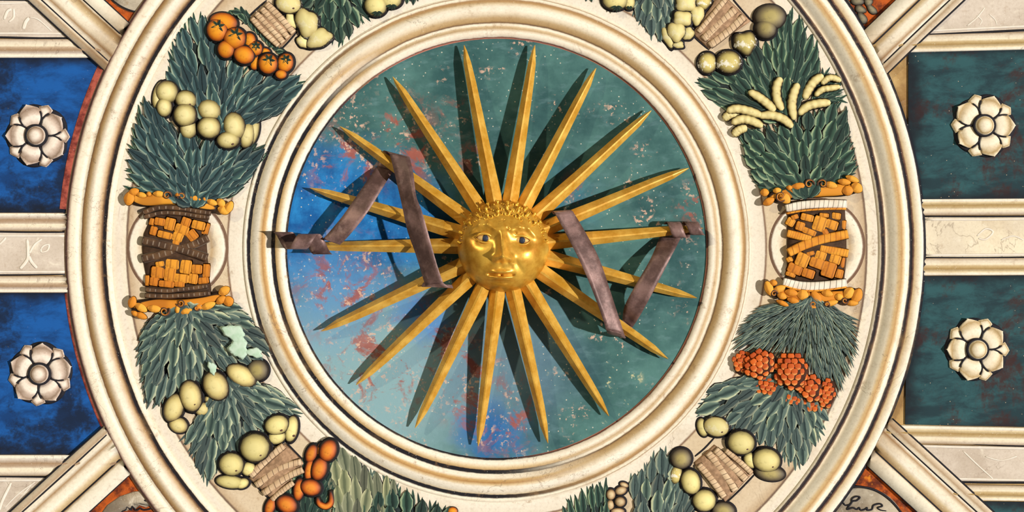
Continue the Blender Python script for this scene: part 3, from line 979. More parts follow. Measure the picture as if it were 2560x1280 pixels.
def bunch(name, label, base, tips, L, Wd, h0, h1, mat="leaf", spacing=None, rowgap=0.6, seed=1, needles=False, stop=0.04, bedscale=0.86, bedmat="bed", group="leafy parts of the fruit garlands", jit=0.12):
    rnd = random.Random(seed)
    mid = poly_at(tips, 0.5)
    t = thing(name, label, "leaves", (base[0][0] + base[1][0]) / 2, (base[0][1] + base[1][1]) / 2, 8, group)
    tp = smooth_path(tips, 6)
    bed = [(base[0][0] + (p[0] - base[0][0]) * bedscale if False else p[0], p[1]) for p in []]
    N = 22
    for i in range(N + 1):
        s = i / N
        b = (base[0][0] + (base[1][0] - base[0][0]) * s, base[0][1] + (base[1][1] - base[0][1]) * s)
        q = poly_at(tp, s)
        bed.append((b[0] + (q[0] - b[0]) * (bedscale - 0.05 * (i % 2)), b[1] + (q[1] - b[1]) * (bedscale - 0.05 * (i % 2))))
    bed += [base[1], base[0]] if math.hypot(base[1][0] - base[0][0], base[1][1] - base[0][1]) > 1 else [base[0]]
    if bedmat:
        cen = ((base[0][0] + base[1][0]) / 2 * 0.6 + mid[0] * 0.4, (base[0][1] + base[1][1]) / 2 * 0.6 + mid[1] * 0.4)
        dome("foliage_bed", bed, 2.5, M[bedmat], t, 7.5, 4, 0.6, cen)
    maxd = max(math.hypot(poly_at(tp, i / 10)[0] - (base[0][0] + (base[1][0] - base[0][0]) * i / 10), poly_at(tp, i / 10)[1] - (base[0][1] + (base[1][1] - base[0][1]) * i / 10)) for i in range(11))
    rows = max(2, int((1 - stop) * maxd / (rowgap * L)))
    sp = spacing or Wd * 1.2
    if not needles and maxd > 90:
        cnt = int(plen(tp) / 15)
        for i in range(cnt):
            s = min(1.0, max(0.0, (i + rnd.uniform(0.1, 0.9)) / cnt))
            b = (base[0][0] + (base[1][0] - base[0][0]) * s, base[0][1] + (base[1][1] - base[0][1]) * s)
            q = poly_at(tp, s)
            ang = math.atan2(q[1] - b[1], q[0] - b[0]) + rnd.uniform(-0.3, 0.3)
            e = rnd.uniform(2, 13)
            ll = rnd.uniform(44, 62)
            d_ = math.atan2(q[1] - b[1], q[0] - b[0])
            tx, ty = q[0] + math.cos(d_) * e, q[1] + math.sin(d_) * e
            instance("leaf_tip", rnd.choice(NEED["leaf3" if mat in ("leaf", "leaf3") else "leaf2"]), tx - math.cos(ang) * ll, ty - math.sin(ang) * ll, max(7.4, h0 - 2.5), ang, ll, rnd.uniform(9, 13), 2.2, t)
    for r in range(rows):
        f = 1.0 - (1 - stop) * r / rows
        ring = [(base[0][0] + (base[1][0] - base[0][0]) * i / 20 + (poly_at(tp, i / 20)[0] - base[0][0] - (base[1][0] - base[0][0]) * i / 20) * f,
                 base[0][1] + (base[1][1] - base[0][1]) * i / 20 + (poly_at(tp, i / 20)[1] - base[0][1] - (base[1][1] - base[0][1]) * i / 20) * f) for i in range(21)]
        cnt = max(2, int(plen(ring) / sp))
        for i in range(cnt):
            s = (i + (0.5 if r % 2 else 0.15) + rnd.uniform(-0.2, 0.2)) / cnt
            s = min(max(s, 0.0), 1.0)
            b = (base[0][0] + (base[1][0] - base[0][0]) * s, base[0][1] + (base[1][1] - base[0][1]) * s)
            q = poly_at(tp, s)
            ang = math.atan2(q[1] - b[1], q[0] - b[0]) + rnd.uniform(-jit, jit)
            ff = f + rnd.uniform(-0.03, 0.03)
            dist = math.hypot(q[0] - b[0], q[1] - b[1])
            ll = min(L * (1.0 if needles else 1.04) * rnd.uniform(0.85, 1.12), dist * f + 12)
            tx, ty = b[0] + (q[0] - b[0]) * ff, b[1] + (q[1] - b[1]) * ff
            x, y = tx - math.cos(ang) * ll, ty - math.sin(ang) * ll
            hh = h0 + (h1 - h0) * (r + rnd.uniform(0, 0.6)) / rows
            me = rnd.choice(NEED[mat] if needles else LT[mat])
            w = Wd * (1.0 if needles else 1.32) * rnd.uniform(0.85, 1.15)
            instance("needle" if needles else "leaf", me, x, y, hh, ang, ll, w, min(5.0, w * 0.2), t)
    return t

# left side, upper garland
bunch("leaf_bunch", "blue green leaves rising from the top of the left basket", ((468, 505), (498, 505)),
      [(318, 470), (318, 400), (335, 335), (345, 285), (362, 246), (432, 318), (480, 335), (520, 340), (585, 355), (660, 368), (650, 405), (632, 435), (600, 478)], 76, 25, 13, 27, "leaf", seed=1)
bunch("leaf_bunch", "blue green leaves between the orange persimmons and the pale apples", ((530, 330), (555, 335)),
      [(420, 178), (428, 120), (452, 66), (482, 42), (508, 40), (540, 100), (575, 135), (620, 165), (700, 178), (758, 192), (755, 222), (715, 262), (672, 290)], 78, 25, 8, 20, "leaf", seed=2)
# left side, lower garland
bunch("leaf_bunch", "grey green leaves hanging below the left basket with flaked paint on the right", ((480, 770), (452, 772)),
      [(600, 768), (640, 815), (662, 850), (668, 895), (612, 925), (545, 935), (505, 960), (455, 985), (385, 1015), (366, 1005), (352, 930), (345, 855), (370, 800)], 74, 26, 13, 26, "leaf2", seed=3)
bunch("leaf_bunch", "grey green leaves between the yellow plums and quinces at the lower left", ((585, 950), (555, 960)),
      [(690, 980), (735, 1010), (752, 1035), (700, 1058), (655, 1095), (610, 1130), (572, 1150), (545, 1180), (515, 1208), (498, 1175), (470, 1130), (450, 1090)], 72, 25, 8, 19, "leaf2", seed=4)
# right side, upper garland
bunch("leaf_bunch", "green leaves standing in the top of the right basket", ((2000, 485), (2030, 485)),
      [(1895, 462), (1868, 410), (1858, 360), (1850, 325), (1900, 318), (1965, 305), (2000, 290), (2050, 275), (2105, 258), (2118, 300), (2125, 350), (2138, 400), (2132, 440)], 60, 28, 13, 26, "leaf3", seed=5)
bunch("leaf_bunch", "green leaves between the pea pods and the cracked fruit at the upper right", ((1940, 300), (1970, 290)),
      [(1800, 262), (1768, 236), (1742, 208), (1765, 185), (1838, 160), (1870, 108), (1915, 96), (1955, 50), (1982, 24), (2008, 62), (2035, 98), (2048, 150), (2030, 195)], 74, 24, 8, 18, "leaf3", seed=6)
# right side, lower garland: long needles, then leaves
bunch("needle_bunch", "thin grey green pine needles hanging below the right basket", ((2045, 752), (2005, 755)),
      [(2150, 800), (2148, 870), (2128, 930), (2095, 995), (2062, 975), (2010, 915), (1975, 895), (1930, 890), (1880, 888), (1832, 878), (1838, 835), (1862, 800), (1890, 765)], 92, 9.5, 12, 30, "leaf2", spacing=10.5, rowgap=0.3, seed=7, needles=True, jit=0.16)
bunch("leaf_bunch", "grey green leaves between the pine cones and the pale fruit at the lower right", ((1985, 945), (1955, 935)),
      [(2070, 1045), (2052, 1095), (2022, 1140), (1992, 1172), (1965, 1150), (1930, 1125), (1896, 1112), (1860, 1095), (1800, 1062), (1745, 1035), (1752, 1005), (1790, 968), (1830, 950)], 72, 26, 8, 19, "leaf2", seed=8)
# top and bottom edges
bunch("leaf_bunch", "dark green leaves hanging from the top edge at the upper left", ((870, -60), (820, -60)),
      [(1000, -20), (935, 35), (912, 55), (890, 75), (862, 98), (848, 116), (832, 108), (812, 78), (785, 52), (758, 30), (748, 0)], 58, 27, 8, 18, "leaf3", seed=9)
bunch("leaf_bunch", "grey green leaves hanging from the top edge beside the cracked yellow fruit", ((1660, -70), (1620, -70)),
      [(1712, 0), (1690, 40), (1670, 80), (1650, 106), (1625, 92), (1612, 72), (1595, 60), (1580, 35), (1570, 0)], 58, 24, 8, 18, "leaf2", seed=10)
bunch("leaf_bunch", "small tuft of green leaves hanging from the top edge left of the ray tips", ((1035, -50), (1025, -50)),
      [(1046, 4), (1036, 14), (1025, 17), (1012, 4)], 46, 12, 8, 14, "leaf3", seed=18)
bunch("leaf_bunch", "small tuft of dark leaves beside the pomegranate at the top right edge", ((1470, -50), (1476, -50)),
      [(1460, 2), (1470, 6), (1480, 6), (1490, 2)], 44, 12, 8, 14, "leaf3", seed=19)
bunch("leaf_bunch", "pale green leaves with white tips beside the orange gourds at the bottom", ((862, 1345), (905, 1350)),
      [(825, 1180), (838, 1130), (862, 1120), (888, 1140), (915, 1165), (940, 1182)], 84, 26, 8, 18, "leaf4", seed=11)
bunch("leaf_bunch", "cream green curling fronds above the dark leaves at the bottom edge", ((940, 1330), (985, 1345)),
      [(915, 1185), (938, 1176), (955, 1182), (976, 1184), (998, 1210)], 92, 20, 8, 16, "leaf4", seed=12)
bunch("leaf_bunch", "dark green lobed leaves along the bottom edge", ((880, 1400), (1110, 1400)),
      [(830, 1262), (890, 1240), (970, 1215), (990, 1212), (1040, 1236), (1075, 1255), (1110, 1262), (1150, 1280)], 66, 30, 10, 20, "leaf3", seed=13)
bunch("leaf_bunch", "grey green pointed leaves at the bottom edge beside the yellow quinces", ((1600, 1390), (1680, 1390)),
      [(1575, 1190), (1600, 1178), (1628, 1142), (1650, 1124), (1668, 1124), (1690, 1160), (1700, 1200), (1740, 1235), (1755, 1262)], 76, 26, 8, 20, "leaf2", seed=14)
bunch("leaf_bunch", "dark green blades fanning up from the bottom edge right of centre", ((1450, 1400), (1530, 1400)),
      [(1405, 1262), (1430, 1245), (1455, 1228), (1475, 1215), (1500, 1205), (1530, 1200)], 72, 15, 8, 16, "leaf3", seed=15, needles=False)
bunch("leaf_bunch", "dark little leaves between the persimmons and the top left tie", ((590, 30), (715, 140)),
      [(560, 34), (600, 14), (640, 52), (668, 92), (700, 116), (740, 140)], 34, 12, 6, 12, "leaf3", seed=16, bedscale=0.7)
bunch("leaf_bunch", "dark needle leaves fraying behind the pea pods towards the outer ring", ((2030, 262), (2050, 250)),
      [(2040, 190), (2062, 168), (2098, 200), (2108, 225), (2118, 262)], 44, 10, 6, 11, "leaf3", seed=17, bedmat="bed", bedscale=0.6)

# ------------------------------------------------------------------ fruit
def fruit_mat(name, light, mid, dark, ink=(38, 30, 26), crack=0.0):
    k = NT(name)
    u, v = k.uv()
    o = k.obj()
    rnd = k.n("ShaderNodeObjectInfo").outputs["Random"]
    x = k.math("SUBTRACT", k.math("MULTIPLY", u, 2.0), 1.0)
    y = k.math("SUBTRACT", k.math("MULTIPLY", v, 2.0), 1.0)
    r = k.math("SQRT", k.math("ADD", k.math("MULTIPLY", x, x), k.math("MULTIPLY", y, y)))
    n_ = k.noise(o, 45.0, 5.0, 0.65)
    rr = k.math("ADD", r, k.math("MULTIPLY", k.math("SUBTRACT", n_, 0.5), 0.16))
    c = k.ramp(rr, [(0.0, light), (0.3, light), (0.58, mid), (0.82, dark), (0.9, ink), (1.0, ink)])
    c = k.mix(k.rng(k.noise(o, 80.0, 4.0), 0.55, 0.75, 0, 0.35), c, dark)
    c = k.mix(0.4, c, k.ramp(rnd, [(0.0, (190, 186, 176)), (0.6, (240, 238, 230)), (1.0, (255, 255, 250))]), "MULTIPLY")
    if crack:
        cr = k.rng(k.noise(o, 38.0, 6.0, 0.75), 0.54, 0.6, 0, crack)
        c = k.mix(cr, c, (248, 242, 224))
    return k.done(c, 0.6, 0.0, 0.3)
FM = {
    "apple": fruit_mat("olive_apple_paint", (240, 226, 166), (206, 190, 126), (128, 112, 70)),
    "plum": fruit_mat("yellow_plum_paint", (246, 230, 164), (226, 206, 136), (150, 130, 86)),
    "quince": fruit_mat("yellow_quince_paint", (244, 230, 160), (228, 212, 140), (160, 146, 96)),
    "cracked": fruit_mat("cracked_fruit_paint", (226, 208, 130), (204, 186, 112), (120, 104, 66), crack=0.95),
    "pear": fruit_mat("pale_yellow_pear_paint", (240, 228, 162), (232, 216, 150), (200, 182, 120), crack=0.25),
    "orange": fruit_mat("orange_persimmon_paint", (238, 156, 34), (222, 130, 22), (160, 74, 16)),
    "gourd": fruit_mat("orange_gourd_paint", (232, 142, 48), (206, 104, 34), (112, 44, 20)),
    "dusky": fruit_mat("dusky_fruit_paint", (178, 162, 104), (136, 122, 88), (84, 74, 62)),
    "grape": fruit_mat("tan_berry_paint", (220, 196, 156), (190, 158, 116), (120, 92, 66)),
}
ORD = ["leftmost", "second from the left", "third from the left", "fourth from the left", "fifth from the left", "sixth from the left", "seventh from the left", "eighth from the left", "ninth from the left", "tenth from the left", "eleventh from the left", "twelfth from the left", "thirteenth from the left"]
M["calyx"] = leaf_mat("calyx_paint", (26, 40, 34), (48, 70, 56), (80, 100, 76))
CAL = leaf_template("calyx_shape", M["calyx"], 0.05, (0.8, 1.0, 0.8, 0.4))
def fruits(name, phrase, cat, group, items):
    """items: (x, y, rx, ry, rotation in degrees, material, base height, extra)"""
    order = sorted(range(len(items)), key=lambda i: items[i][0])
    out = []
    for i, it in enumerate(items):
        x, y, rx, ry, rot, m, h = it[:7]
        rx, ry = rx * 1.07, ry * 1.07
        ex = it[7] if len(it) > 7 else None
        lab = "%s, %s of the %s" % (phrase, ORD[order.index(i)] if order.index(i) < len(items) - 1 or len(items) == 1 else "rightmost", group)
        assert len(lab.split()) <= 16, lab
        hh = min(rx, ry) * 0.62
        w = None
        if ex == "lumpy":
            sd = x * 0.37
            w = lambda a, sd=sd: 1.0 + 0.09 * math.sin(3 * a + sd) + 0.06 * math.sin(5 * a + 2 * sd)
        if ex == "square":
            w = lambda a: 1.0 + 0.12 * math.cos(4 * a + math.pi)
        px, py = pc(x, y, h)
        if ex == "calyx" or ex == "bud" or ex == "crown":
            t = thing(name, lab, cat, px, py, h, group)
            dome("flesh", oval(px, py, rx, ry, math.radians(rot)), hh, FM[m], t, h, 6)
            if ex == "calyx":
                for q in range(6):
                    instance("sepal", CAL, x + 1, y - ry * 0.35, h + hh * 0.86, q * math.pi / 3 + 0.3 + x, rx * 0.62, 8, 2.4, t)
            elif ex == "crown":
                for q in range(5):
                    instance("sepal", CAL, x + rx * 0.1, y + ry * 0.5, h + hh * 0.75, math.radians(20 + q * 35), rx * 0.5, 7, 2.4, t)
            else:
                a = math.radians(rot)
                dome("stem_end", oval(px + rx * 0.35, py + ry * 0.45, 4.2, 3.2, a, 10), 2.0, M["brown_ink"], t, h + hh * 0.74, 3)
            out.append(t)
        else:
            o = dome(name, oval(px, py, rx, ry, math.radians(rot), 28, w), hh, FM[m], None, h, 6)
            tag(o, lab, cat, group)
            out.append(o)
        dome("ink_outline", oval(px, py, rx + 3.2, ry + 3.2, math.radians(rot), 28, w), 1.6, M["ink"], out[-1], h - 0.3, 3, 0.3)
    return out

fruits("apple", "round olive green apple", "apple", "apples above the left basket", [
    (398, 238, 16, 36, 12, "apple", 8), (419, 231, 29, 29, 0, "apple", 9), (412, 268, 20, 25, 0, "apple", 13), (466, 250, 28, 24, 15, "apple", 12, "bud"),
    (464, 288, 29, 30, 0, "apple", 16), (472, 322, 22, 26, 0, "apple", 11), (525, 276, 31, 27, 25, "apple", 12), (524, 319, 30, 28, 0, "apple", 17), (587, 316, 28, 36, -12, "apple", 14),
    (572, 350, 30, 22, -8, "apple", 18, "bud"), (618, 338, 20, 34, 10, "apple", 10), (634, 330, 14, 36, 14, "apple", 8)])
fruits("persimmon", "orange persimmon", "persimmon", "orange persimmons at the upper left", [
    (560, 56, 36, 24, 10, "orange", 8), (544, 76, 27, 29, 0, "orange", 13, "calyx"), (588, 97, 29, 28, 0, "orange", 14, "calyx"), (566, 124, 22, 23, 0, "orange", 16),
    (624, 102, 17, 20, 0, "orange", 9), (611, 138, 27, 23, 15, "orange", 18), (639, 122, 19, 19, 0, "orange", 12, "calyx"), (637, 156, 14, 20, 0, "orange", 11), (671, 160, 25, 26, 0, "orange", 17, "calyx"),
    (664, 130, 14, 10, 20, "orange", 9), (714, 158, 21, 25, 20, "orange", 13, "calyx"), (703, 186, 15, 12, 0, "orange", 19)])
fruits("plum", "long yellow plum", "plum", "yellow plums below the left basket", [
    (436, 1019, 25, 37, 20, "plum", 11), (447, 1062, 25, 20, 20, "plum", 8), (478, 990, 28, 40, -12, "plum", 15, "bud"), (506, 1022, 20, 18, 0, "plum", 9),
    (541, 964, 31, 39, -30, "plum", 15), (534, 1000, 24, 14, 10, "plum", 8.5), (604, 938, 41, 25, 30, "plum", 13), (606, 965, 34, 14, -4, "dusky", 8), (645, 925, 27, 27, 20, "dusky", 9)])
fruits("quince", "round yellow quince", "quince", "quinces at lower left tie", [
    (577, 1204, 38, 17, 6, "quince", 8), (580, 1160, 32, 29, 10, "quince", 13, "bud"), (606, 1208, 18, 13, -20, "quince", 8.5), (622, 1172, 20, 18, 0, "quince", 9), (639, 1118, 38, 36, 0, "quince", 16, "bud"),
    (693, 1092, 24, 18, -20, "quince", 8.5), (693, 1062, 31, 25, -15, "quince", 13, "bud"), (729, 1072, 17, 34, 10, "quince", 9, "bud")])
fruits("pale_fruit", "pale yellow round fruit", "fruit", "pale fruit at lower right tie", [
    (1756, 1068, 14, 24, -15, "quince", 8), (1790, 1066, 33, 25, 12, "pear", 11, "bud"), (1852, 1106, 35, 30, 10, "quince", 13, "bud"), (1876, 1150, 17, 22, -30, "quince", 8.5),
    (1915, 1150, 36, 30, 12, "quince", 12, "bud"), (1924, 1182, 38, 20, 8, "dusky", 8)])
fruits("cracked_fruit", "round fruit with cracked paint", "fruit", "fruits by upper right tie", [
    (1768, 158, 24, 27, 0, "cracked", 10), (1821, 156, 32, 29, 0, "cracked", 14), (1862, 108, 29, 29, 10, "cracked", 11, "lumpy"), (1914, 72, 27, 26, 0, "dusky", 13), (1924, 44, 40, 32, 0, "dusky", 8)])
fruits("pear", "pale yellow lumpy pear", "pear", "pears at the top left edge", [
    (722, 10, 33, 25, 10, "pear", 12, "bud"), (728, 52, 13, 25, -20, "pear", 9, "lumpy"), (768, 58, 28, 38, -20, "pear", 12, "lumpy"), (757, 104, 14, 18, -30, "pear", 8.5, "lumpy"), (798, 96, 34, 24, -24, "pear", 10, "lumpy")])
fruits("custard_apple", "pale yellow blocky fruit", "fruit", "blocky fruits at top right", [
    (1671, 92, 16, 28, -20, "pear", 8.5, "lumpy"), (1690, 80, 24, 26, 0, "pear", 12, "lumpy"), (1696, 112, 14, 10, 0, "pear", 13, "lumpy"), (1706, 47, 25, 20, 5, "pear", 15, "square"), (1714, 8, 28, 24, 0, "pear", 10, "square"), (1720, 84, 15, 18, 20, "pear", 9, "lumpy"), (1742, 38, 19, 26, 10, "pear", 9, "lumpy"), (1758, 6, 22, 18, 0, "cracked", 8.5, "lumpy")])
fruits("pomegranate", "yellow crowned pomegranate", "pomegranate", "pomegranates at the top edge", [
    (940, 14, 29, 28, 0, "quince", 10, "crown"), (976, 0, 30, 22, 0, "quince", 8.5, "crown"), (1538, 2, 33, 24, 0, "quince", 10, "crown"), (1572, 6, 16, 20, 0, "quince", 8, "crown")])
bunch("leaf_bunch", "dark leaves showing between the orange gourds at the bottom left", ((720, 1330), (800, 1330)),
      [(650, 1290), (690, 1246), (735, 1200), (756, 1150), (785, 1112), (826, 1106), (846, 1150), (850, 1220)], 60, 24, 7, 10, "leaf3", seed=21, bedscale=0.97)
fruits("gourd", "orange curved gourd", "gourd", "orange gourds at bottom left", [
    (676, 1266, 13.4, 24.6, 20, "gourd", 11.0), (718, 1260, 28.0, 22.4, 25, "gourd", 15.0), (748, 1224, 14.6, 29.1, 8, "gourd", 12.0), (778, 1218, 26.9, 21.3, 10, "gourd", 16.0), (774, 1174, 12.3, 29.1, 10, "gourd", 12.0),
    (799, 1172, 20.2, 30.2, 18, "gourd", 16.0), (779, 1134, 14.6, 24.6, 20, "gourd", 12.0), (821, 1126, 22.4, 29.1, 22, "gourd", 17.0), (800, 1126, 10.1, 20.2, 10, "gourd", 11.5)])
o = ridge("gourd", [(796, 1238), (800, 1256), (816, 1264), (830, 1252), (828, 1222)], 20, 10, FM["gourd"], None, 11, n=6, ends=0.5)
tag(o, "hooked orange gourd curled round a dark gap at the bottom left edge", "gourd", "orange gourds at bottom left")
fruits("berry", "small tan berry", "berry", "tan berries at the bottom right edge", [
    (1527, 1236, 12, 14, 0, "grape", 10), (1526, 1262, 10, 14, 0, "grape", 9), (1552, 1226, 16, 11, -20, "grape", 8.5), (1550, 1254, 14, 13, 0, "grape", 13), (1544, 1278, 18, 9, 0, "grape", 12), (1560, 1212, 12, 7, 20, "grape", 8)])
fruits("quince", "yellow quince", "quince", "quinces at the bottom right edge", [
    (1690, 1186, 16, 24, 10, "cracked", 8.5), (1702, 1146, 27, 26, 0, "dusky", 10), (1726, 1204, 25, 32, -15, "quince", 12), (1760, 1250, 30, 28, 0, "quince", 10), (1808, 1276, 30, 22, 10, "dusky", 8.5)])
o = dome("gourd", oval(1132, 1276, 14, 12, 0), 7, FM["orange"], None, 10, 5)
tag(o, "small orange fruit alone among dark leaves at the bottom edge", "fruit")

# pea pods
k = NT("pea_pod_paint")
u, v = k.uv()
av = k.math("ABSOLUTE", k.math("SUBTRACT", k.math("MULTIPLY", v, 2.0), 1.0))
wv = k.math("SINE", k.math("MULTIPLY", u, 44.0))
c = k.ramp(k.math("ADD", av, k.math("MULTIPLY", wv, 0.05)), [(0.0, (236, 220, 160)), (0.45, (222, 204, 140)), (0.72, (166, 146, 92)), (0.84, (50, 40, 32)), (1.0, INK)])
c = k.mix(k.rng(k.noise(k.obj(), 60.0, 4.0), 0.5, 0.75, 0, 0.5), c, (150, 130, 84))
M["pod"] = k.done(c, 0.7)
pods = [[(1868, 230), (1895, 246), (1918, 264), (1934, 280)], [(1950, 196), (1938, 218), (1939, 250), (1953, 278)], [(1992, 210), (1980, 238), (1976, 268), (1982, 302)],
        [(1814, 280), (1838, 274), (1870, 280), (1904, 292)], [(1826, 310), (1850, 300), (1876, 304), (1904, 318)], [(1806, 300), (1824, 288), (1850, 292)], [(1892, 292), (1925, 290), (1955, 300), (1978, 320)],
        [(1830, 340), (1846, 326), (1866, 320)], [(1992, 288), (2015, 268), (2045, 260), (2074, 258)], [(2008, 250), (2018, 226), (2034, 204), (2056, 190)], [(2034, 242), (2052, 226), (2074, 222), (2098, 218)],
        [(2050, 212), (2072, 196), (2100, 204)], [(1962, 206), (1972, 202), (1984, 208)]]
cen = [(sum(p[0] for p in q) / len(q)) for q in pods]
od = sorted(range(len(pods)), key=lambda i: cen[i])
for i, q in enumerate(pods):
    o = ridge("pea_pod", q, 27 if i < 10 else 20, 9, M["pod"], None, 20 - (i > 7) * 6 - (i in (5, 7, 12)) * 6, n=7, ends=0.12, cross=7, bumps=5)
    tag(o, "yellow pea pod, %s in the fan above the right basket" % (ORD[od.index(i)] if od.index(i) < len(pods) - 1 else "rightmost"), "pea pod", "pea pods above the right basket")

# pine cones
M["cone_dark"] = plain("cone_core_paint", (58, 28, 16), 0.3)
k = NT("cone_scale_paint")
u, v = k.uv()
rnd = k.n("ShaderNodeObjectInfo").outputs["Random"]
x = k.math("SUBTRACT", k.math("MULTIPLY", u, 2.0), 1.0); y = k.math("SUBTRACT", k.math("MULTIPLY", v, 2.0), 1.0)
r = k.math("SQRT", k.math("ADD", k.math("MULTIPLY", x, x), k.math("MULTIPLY", y, y)))
c = k.mix(rnd, (214, 100, 30), (180, 74, 26))
c = k.mix(k.rng(x, 0.1, 0.8, 0, 0.75), c, (244, 176, 100))
c = k.mix(k.rng(r, 0.84, 0.97), c, (60, 28, 18))
M["cone_scale"] = k.done(c, 0.65)
def unit_dome(name, outline, mat, rings=3):
    n = len(outline)
    vv, uu, ff = [(0, 0, -1.0)], [(0.5, 0.5)], []
    for kk in range(1, rings + 1):
        t = math.sin(0.5 * math.pi * kk / rings)
        for i, p in enumerate(outline):
            vv.append((p[0] * t, p[1] * t, -max(0.0, 1 - t * t) ** 0.5))
            a = math.atan2(p[1], p[0])
            uu.append((0.5 + 0.5 * t * math.cos(a), 0.5 + 0.5 * t * math.sin(a)))
    for i in range(n):
        j = (i + 1) % n
        ff.append((0, 1 + i, 1 + j))
        for kk in range(rings - 1):
            b = 1 + kk * n
            ff.append((b + i, b + n + i, b + n + j, b + j))
    ff.append(tuple(1 + (rings - 1) * n + i for i in range(n)))
    return mesh_data(name, vv, ff, mat, uu, True, True)
SC = unit_dome("cone_scale_shape", [(0.62, 0.0), (0.38, 0.42), (-0.1, 0.55), (-0.5, 0.4), (-0.5, -0.4), (-0.1, -0.55), (0.38, -0.42)], M["cone_scale"], 2)
cones = [(1852, 906, 20, 29, 15, 12), (1900, 910, 40, 33, -35, 18), (1979, 928, 40, 44, 0, 20), (1919, 966, 29, 22, 10, 11), (2026, 972, 27, 34, -10, 17), (1984, 998, 36, 18, 18, 10), (2066, 984, 20, 38, 12, 12), (2033, 1020, 20, 14, 0, 9)]
od = sorted(range(len(cones)), key=lambda i: cones[i][0])
for i, (x, y, rx, ry, rot, h) in enumerate(cones):
    t = thing("pine_cone", "orange brown pine cone, %s in the row under the needles" % (ORD[od.index(i)] if od.index(i) < len(cones) - 1 else "rightmost"), "pine cone", x, y, h, "pine cones at the lower right")
    hh = min(rx, ry) * 0.5
    dome("core", oval(x, y, rx, ry, math.radians(rot)), hh, M["cone_dark"], t, h, 5)
    st = 17.0 if min(rx, ry) > 25 else 13.5
    rr = math.radians(rot)
    row = 0
    yy = -ry + st * 0.45
    while yy < ry - 2:
        off = st * 0.5 if row % 2 else 0.0
        xx = -rx + (st * 0.25) + off
        while xx < rx:
            q = (xx / rx) ** 2 + (yy / ry) ** 2
            if q < 0.95:
                wx, wy = x + xx * math.cos(rr) - yy * math.sin(rr), y + xx * math.sin(rr) + yy * math.cos(rr)
                instance("scale", SC, wx, wy, h + hh * math.sqrt(max(0.0, 1 - q)) - 0.8, rr + math.pi / 2, st * 1.08, st * 1.08, 3.4, t)
            xx += st
        yy += st * 0.74
        row += 1

# flaked patches of bare plaster on the leaves
M["flake"] = plain("mint_flake_plaster", (176, 206, 178), 0.3)
for (x, y, rx, ry, rot) in ((590, 832, 32, 20, 30), (602, 868, 24, 27, 0), (640, 880, 22, 12, 10), (536, 918, 10, 17, -20)):
    o = dome("paint_flake", oval(x, y, rx, ry, math.radians(rot), 26, lambda a, q=x: 1 + 0.16 * math.sin(3 * a + q) + 0.12 * math.sin(7 * a + q)), 2.0, M["flake"], None, 30, 2)
    tag(o, "mint green flaked paint patch on leaves below left basket, %s" % {590: "the upper one", 602: "the large middle one", 640: "the one nearest the inner ring", 536: "the small one beside the plums"}[x], "flake")

# ------------------------------------------------------------------ baskets
def weave_mat(name, a, b, c_, freq=7.0):
    k = NT(name)
    u, v = k.uv()
    o = k.obj()
    rnd = k.n("ShaderNodeObjectInfo").outputs["Random"]
    x = k.math("SUBTRACT", k.math("MULTIPLY", u, 2.0), 1.0); y = k.math("SUBTRACT", k.math("MULTIPLY", v, 2.0), 1.0)
    r = k.math("SQRT", k.math("ADD", k.math("MULTIPLY", x, x), k.math("MULTIPLY", y, y)))
    st = k.math("SINE", k.math("MULTIPLY", u, freq * 2 * math.pi))
    col = k.mix(k.rng(rnd, 0, 1), a, b)
    col = k.mix(k.rng(st, 0.55, 0.95, 0, 0.55), col, c_)
    col = k.mix(k.rng(k.noise(o, 2.0, 5.0), 0.5, 0.75, 0, 0.5), col, c_)
    col = k.mix(k.rng(r, 0.90, 0.98), col, (44, 26, 14))
    return k.done(col, 0.65)
M["weave"] = weave_mat("orange_weave_paint", (232, 158, 50), (206, 122, 34), (130, 70, 20), 3.0)
M["rim"] = weave_mat("orange_rim_paint", (238, 172, 62), (216, 136, 38), (160, 88, 22), 1.0)
M["core_brown"] = plain("basket_core_paint", (58, 38, 24), 0.4)
k = NT("dark_strap_paint")
u, v = k.uv()
av = k.math("ABSOLUTE", k.math("SUBTRACT", k.math("MULTIPLY", v, 2.0), 1.0))
st = k.math("SINE", k.math("MULTIPLY", u, 80.0))
c = k.mix(k.rng(k.noise(k.obj(), 25.0, 5.0), 0.35, 0.7), (66, 46, 34), (108, 78, 52))
c = k.mix(k.math("MULTIPLY", k.rng(st, 0.7, 0.95), k.rng(av, 0.4, 0.55, 0.5, 0.0)), c, (168, 150, 132))
c = k.mix(k.rng(av, 0.80, 0.88, 0, 0.7), c, (156, 142, 130))
M["strap_dark"] = k.done(c, 0.7)
def strap_mat(name, a, b, tick, freq):
    k = NT(name)
    u, v = k.uv()
    av = k.math("ABSOLUTE", k.math("SUBTRACT", k.math("MULTIPLY", v, 2.0), 1.0))
    st = k.math("SINE", k.math("ADD", k.math("MULTIPLY", u, freq), k.math("MULTIPLY", v, 2.0)))
    c = k.mix(k.rng(k.noise(k.obj(), 25.0, 5.0), 0.35, 0.7), a, b)
    c = k.mix(k.math("MULTIPLY", k.rng(st, 0.86, 0.98), 0.8), c, tick)
    c = k.mix(k.rng(av, 0.84, 0.92), c, (64, 42, 26))
    return k.done(c, 0.7)
M["strap_orange"] = strap_mat("orange_strap_paint", (238, 166, 58), (214, 132, 40), (150, 84, 26), 70.0)
M["strap_white"] = strap_mat("white_cuff_paint", (244, 236, 220), (226, 212, 192), (96, 80, 66), 90.0)
M["tie_strap"] = strap_mat("tan_tie_paint", (222, 194, 158), (194, 160, 124), (96, 72, 56), 62.0)
